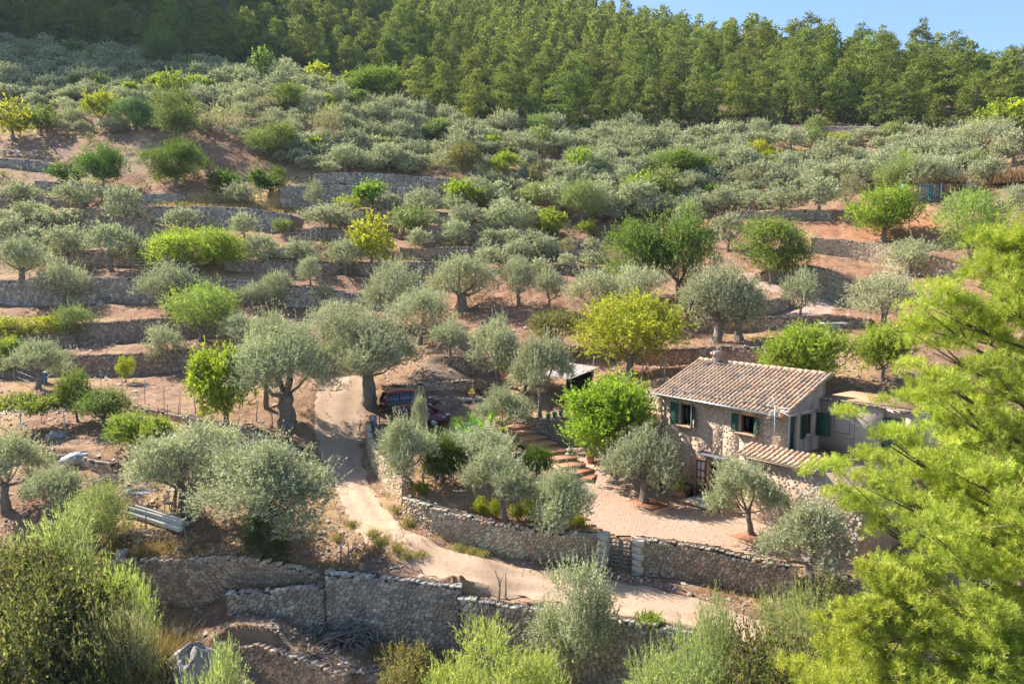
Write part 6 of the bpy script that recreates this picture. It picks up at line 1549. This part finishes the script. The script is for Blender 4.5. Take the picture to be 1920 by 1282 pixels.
# ivy mantle round the low olive
P=at(505,1042); q=ppm(P); e=T('ivy_mantle','dark ivy and suckers wrapping the trunk of the low roadside olive','ivy',P)
lob=[(np.array([gz.uniform(-.75,.75)*(1-.0*z),gz.uniform(-.6,.6),z]),.5) for z in np.linspace(.25,2.6,22)]
V,F,C=twigs(lob,2600,.35,10,.07,.04,[(.05,.085,.025),(.07,.11,.03),(.10,.14,.05),(.15,.18,.09)],gz,up=.1); link(bpy.data.objects.new('leaves',npmesh('leaves',V,F,LM['shrub'],C)),e)
g=MB(); 
for k in range(6): a=k; g.tube([(.2*math.cos(a),.2*math.sin(a),0),(.3*math.cos(a+.6),.3*math.sin(a+.6),1.2),(.2*math.cos(a+1),.2*math.sin(a+1),2.4)],.03,5)
g.build('stems',[m_bark],e)
# --- chairs and tables
def chair(P,rz,lab,m):
    e=T('garden_chair',lab,'chair',P,rz,'garden chairs'); g=MB(); g.box((0,0,.45),(.45,.45,.04),0,0,(1,1,1),.01); g.build('seat',[m],e); g=MB()
    for k in range(5): g.box((0,.21,.55+k*.09),(.42,.02,.05))
    g.build('backrest',[m],e)
    for x in(-.2,.2):
        for y in(-.2,.2): g=MB(); g.tube([(x,y,0),(x,y,.95 if y>0 else .45)],.02,6); g.build('leg',[m],e)
chair(at(320,958),R(80),'wooden garden chair left of the pole leaned olive',m_greyw)
P=at(268,945); e=T('small_table','small grey metal table behind the timber beams','table',P); g=MB(); g.box((0,0,.7),(.9,.6,.03),0,0,(1,1,1),.01); g.build('table_top',[m_metal],e)
for x in(-.4,.4):
    for y in(-.25,.25): g=MB(); g.tube([(x,y,0),(x,y,.69)],.015,6); g.build('leg',[m_metal],e)
P=at(20,292); e=T('white_table','white covered table at the upper left edge','table',P); g=MB(); g.box((0,0,.75),(2.4,1.1,.06),0,0,(1,1,1),.01); g.build('table_top',[mat('white_cloth',(.78,.78,.76),.8)],e)
for x in(-1.0,1.0): g=MB(); g.box((x,0,.36),(.08,.9,.72)); g.build('leg',[m_white],e)
mwp=mat('cream_plastic',(.62,.56,.46),.6)
for k,(a,b) in enumerate(((4,292),(42,294),(52,296),(62,297))): chair(at(a,b),rnd.uniform(0,6),'cream garden chair near the white table, %s from the left'%ORD[k],mwp)
# --- stone bench table, planks, ruin, basin
P=at(1562,622); e=T('stone_table','low slab table on a stone foot above the house','stone table',P,R(10)); g=MB(); g.box((0,0,.72),(2.1,.9,.14),0,0,(1,1,1),.04); g.build('table_top',[mat('pale_slab',(.60,.55,.47),.9,noise=(4,.4,(.45,.50,.45)))],e); g=MB(); g.box((0,0,.32),(.8,.6,.64),0,0,(1,1,1),.05); g.build('foot',[m_boul],e)
P=at(1448,615); e=T('plank_pile','grey planks lying on the terrace above the house','planks',P,R(2)); 
for k in range(4): g=MB(); g.box((.3*k,.22*k,.06),(3.6,.16,.05),.05*k,0,(1,1,1),.005); g.build('plank',[m_greyw],e)
P=at(253,100); e=T('stone_ruin','small grey stone ruin among the highest olives on the left','ruin',P,.2); g=MB(); P2=np.array([(-2.2,0),(-1,0),(1,0),(2.2,0)]); stone_face(g,P2,np.full(4,-1.),np.array([2.2,3.2,2.6,1.6]),1,.5,PAL['grey'],random.Random(2),.1); g.box((0,.5,.7),(4.3,.9,3.0),0,1); g.build('wall',[m_stone,m_core],e)
P=at(530,478); e=T('concrete_basin','square concrete water basin on the middle slope, left of centre','water basin',P,R(8)); g=MB(); 
for s_ in(-1,1): g.box((s_*2.2,0,.2),(.3,3.6,1.2)); g.box((0,s_*1.95,.2),(4.7,.3,1.2))
g.build('rim',[m_smooth],e); g=MB(); g.box((0,0,.55),(4.1,3.5,.1)); g.build('slab',[mat('concrete_slab',(.40,.33,.31),.9,noise=(2,.4,(.48,.40,.36)))],e)
P=at(553,480); e=T('rustic_ladder','rustic stick fence climbing beside the basin steps','stick fence',P); g=MB()
for k in range(9): x=k*.35; g.tube([(x,k*.9,-.3),(x+rnd.uniform(-.3,.3),k*.9,2.0+k*.42)],.05,5)
for k in range(5): g.tube([(0,0,.5+k*.4),(2.8,7.2,3.6+k*.4)],.035,5)
g.build('rails',[m_greyw],e)
# --- turquoise gate and planter
P=at(1742,378); e=T('turquoise_gate','turquoise barred iron gate at the upper right','gate',P,R(-12)); g=MB()
for k in range(8): g.box((-.9+k*.26,0,1.05),(.07,.04,2.0))
for z in(.1,1.0,1.98): g.box((0,.03,z),(1.95,.03,.08))
g.build('bars',[m_turq],e); g=MB(); g.box((-2.9,.1,1.2),(.5,.06,2.0)); g.build('side_panel',[m_turq],e)
for x in(-1.15,1.2): g=MB(); g.box((x,0,1.0),(.3,.3,2.3),0,0,(1,1,1),.03); g.build('gate_post',[m_boul],e)
P=at(1777,362); e=T('clay_planter','pinkish clay planter right of the turquoise gate','planter',P); g=MB(); g.lathe([(.45,0),(.6,.9),(.66,.95),(.6,1.05),(.5,.9)],(0,0,0),14); g.build('pot',[mat('pink_clay',(.62,.36,.28),.9)],e,True)
# meter box and iron bars where the road enters
P=at(700,806); e=T('meter_box','grey utility box at the start of the pinkish garden wall','utility box',P,R(-10)); g=MB(); g.box((0,0,.75),(.45,.3,.6),0,0,(1,1,1),.02); g.box((0,0,.2),(.5,.36,.6),0,0,(1,1,1),.03); g.build('cabinet',[mat('grey_box',(.18,.19,.21),.5)],e); g=MB(); g.box((0,-.16,.78),(.36,.01,.46)); g.build('door',[m_steel],e)
P=at(712,800); e=T('iron_gate','rusty iron bar gate left open beside the parked cars','gate',P,R(12)); g=MB()
for z in(.35,.9,1.2): g.tube([(0,0,z),(2.6,0,z)],.03,6)
for x in(0,1.3,2.6): g.tube([(x,0,-.1),(x,0,1.25)],.03,6)
g.build('bars',[m_iron],e)
# --- grass clumps: pampas, brown tussocks, pale agave by the road
def tuft(P,n,h,spread,cols,lab,cat='grass clump',name='grass_clump',w_=.02,group='grass clumps'):
    gg=np.random.default_rng(int(abs(P[0])*97+P[1]*13)); S=np.c_[gg.normal(0,spread*.25,n),gg.normal(0,spread*.25,n),np.zeros(n)]; D=np.c_[gg.normal(0,.38,n),gg.normal(0,.38,n),np.ones(n)]
    D=unit(D); t=gg.uniform(.6,1.1,n)[:,None]*h; mid=S+D*t*.55; V=[];F=[]
    s=unit(np.cross(D,gg.normal(size=(n,3))))*w_; tip=mid+unit(D+np.c_[D[:,:2]*1.2,-.15*np.ones(n)])*t*.5
    V=np.stack([S-s,S+s,mid+s*.8,mid-s*.8,tip],1).reshape(-1,3); base=np.arange(n)*5
    F=[[b,b+1,b+2,b+3] for b in base]+[[b+3,b+2,b+4] for b in base]; C=np.repeat(pick(cols,n,gg),5,axis=0)
    e=T(name,lab,cat,P,0,group); link(bpy.data.objects.new('blades',npmesh('blades',V,F,LM['dry'],C)),e)
ST=COL['straw']
tuft(at(300,1262)+np.array([0,0,.0]),900,2.3,2.0,ST+[(.24,.26,.10)],'tall straw coloured grass clump left of the big boulder',w_=.014)
tuft(at(262,1245),500,1.9,1.6,ST+COL['brown'],'second straw grass clump against the dark bushes',w_=.014)
tuft(at(1215,1170),260,.6,.9,[(.30,.38,.08),(.24,.32,.06)],'short green agave like clump on the road edge wall',w_=.03)
for k,(a,b,h,s) in enumerate(((1795,352,2.6,3.4),(1770,345,2.2,3),(1885,345,2.8,4),(1915,340,2.6,3.5),(1760,330,2.4,2.6))):
    tuft(at(a,b),1100,h*.7,s,[(.40,.24,.15),(.46,.30,.20),(.34,.20,.11),(.30,.22,.10)],'rusty brown tussock at the upper right by the oven, %s planted'%ORD[k],w_=.022)
for k,(a,b,h) in enumerate(((700,1005,.5),(716,1022,.6),(745,1035,.6),(765,1045,.5),(660,985,.4),(745,960,.5),(765,985,.6),(860,1030,.35),(885,1036,.35),(905,1040,.3),(635,1010,.4),(790,1040,.3))):
    tuft(at(a,b),160,h,.7,[(.20,.26,.07),(.30,.28,.10),(.40,.32,.15)],'small green and straw weed tuft on the road verge, %s of the row'%ORD[k],w_=.012,group='weed tufts on the road verges')
plant('shrub',530,438,408,40,'olive brown low shrub on the steps corner of the left blue grey wall',lod='C')
# ---------------------------------------------------------------- uncountable ground cover
gs=np.random.default_rng(77)
def scatter(n,y0=24,y1=125,zone=None):
    Y=1/np.sqrt(gs.uniform(1/y1**2,1/y0**2,n)); X=Y*gs.uniform(-.74,.74,n); return X,Y
def keep(X,Y):
    ok=(road_mask(X,Y)<.35)&~inpoly(X,Y,YARD); ok&=gs.random(len(X))<np.clip(fbm(X,Y,3.5,9)*2.2-.45,.08,1); return ok
X,Y=scatter(46000); k=keep(X,Y); X,Y=X[k],Y[k]; Z=Hn(X,Y); n=len(X)
s=np.minimum(gs.lognormal(-3.2,.5,n),.11)*(1+Y/80); oc=np.array([(1,0,0),(0,1,0),(-1,0,0),(0,-1,0),(0,0,.75),(0,0,-.5)]); ang=gs.uniform(0,6.28,n)
Q=oc[None]*(s[:,None,None]*gs.uniform(.6,1.4,(n,6,1))); c_,s_=np.cos(ang)[:,None],np.sin(ang)[:,None]; Q=np.stack([Q[...,0]*c_-Q[...,1]*s_,Q[...,0]*s_+Q[...,1]*c_,Q[...,2]],-1)+np.stack([X,Y,Z+s*.2],-1)[:,None]
fo=np.array([(0,1,4),(1,2,4),(2,3,4),(3,0,4)]); F=(np.arange(n)[:,None,None]*6+fo[None]).reshape(-1,3)
C=np.array([(.40,.30,.24),(.48,.40,.34),(.26,.15,.11),(.34,.20,.14),(.52,.46,.40)])[gs.integers(0,5,n)]*gs.uniform(.7,1.2,(n,1))
tag(link(bpy.data.objects.new('loose_stones',npmesh('loose_stones',Q.reshape(-1,3),F,m_stone,np.repeat(C,6,axis=0)))),'loose stones and clods strewn over the terraces','gravel',None,'stuff')
X,Y=scatter(30000,24,110); ok=(road_mask(X,Y)<.2)&~inpoly(X,Y,YARD)&(gs.random(len(X))<np.clip((fbm(X,Y,5,60)-.47)*7,.02,1)); X,Y=X[ok],Y[ok]
for (a,b,r_,m_) in ((390,381,4.5,2200),(505,394,3.5,1500),(440,384,2.5,500),(225,1022,1.5,1500),(262,1036,1.2,700),(1560,290,5,700),(1480,292,4,400),(560,1000,2.5,200),(700,1035,2,260),(590,1065,2,300),(960,770,1.0,300),(470,1055,2,160),(330,1030,2,200),(720,1230,1.5,500),(780,1250,1.2,300)):
    P=at(a,b); X=np.r_[X,P[0]+gs.normal(0,r_*.5,m_)]; Y=np.r_[Y,P[1]+gs.normal(0,r_*.32,m_)]
Z=Hn(X,Y); n=len(X); nb=5; S=np.repeat(np.c_[X,Y,Z],nb,axis=0)+gs.normal(0,.05,(n*nb,3))*np.array([1,1,0]); D=unit(np.c_[gs.normal(0,.45,(n*nb,2)),np.ones(n*nb)])
hh=np.repeat(gs.uniform(.10,.30,n)*(1+(Y-25)/90),nb); V,F,C=leafmesh(S,D,1,.10,np.repeat(pick(COL['straw']+[(.30,.27,.12),(.22,.23,.09)],n,gs),nb,axis=0),gs)
V=(V.reshape(-1,4,3)-S[:,None])*hh[:,None,None]+S[:,None]; V=V.reshape(-1,3)
tag(link(bpy.data.objects.new('dry_grass',npmesh('dry_grass',V,F,LM['dry'],C))),'dry straw grass and weeds scattered over the terraces','grass',None,'stuff')
# ---------------------------------------------------------------- haze
hz=bpy.data.materials.new('haze_air'); hz.use_nodes=True; n=hz.node_tree; n.nodes.remove(n.nodes['Principled BSDF']); v=n.nodes.new('ShaderNodeVolumePrincipled'); v.inputs['Color'].default_value=(.62,.78,1,1); v.inputs['Density'].default_value=.00010; v.inputs['Anisotropy'].default_value=.2
n.links.new(v.outputs[0],n.nodes['Material Output'].inputs['Volume'])
tp=np.array([-700,700,-20,1500,-20,340.]); tp=[-810,810,-20,810,float(TZ2.min())-1,float(TZ2.max())+25]
g=MB(); x0,x1,y0,y1,z0,z1=tp; g.box(((x0+x1)/2,(y0+y1)/2,(z0+z1)/2),(x1-x0,y1-y0,z1-z0)); tag(g.build('haze',[hz]),'thin bluish summer haze over the hillside','haze',None,'stuff')
print('objects',len(sc.objects))
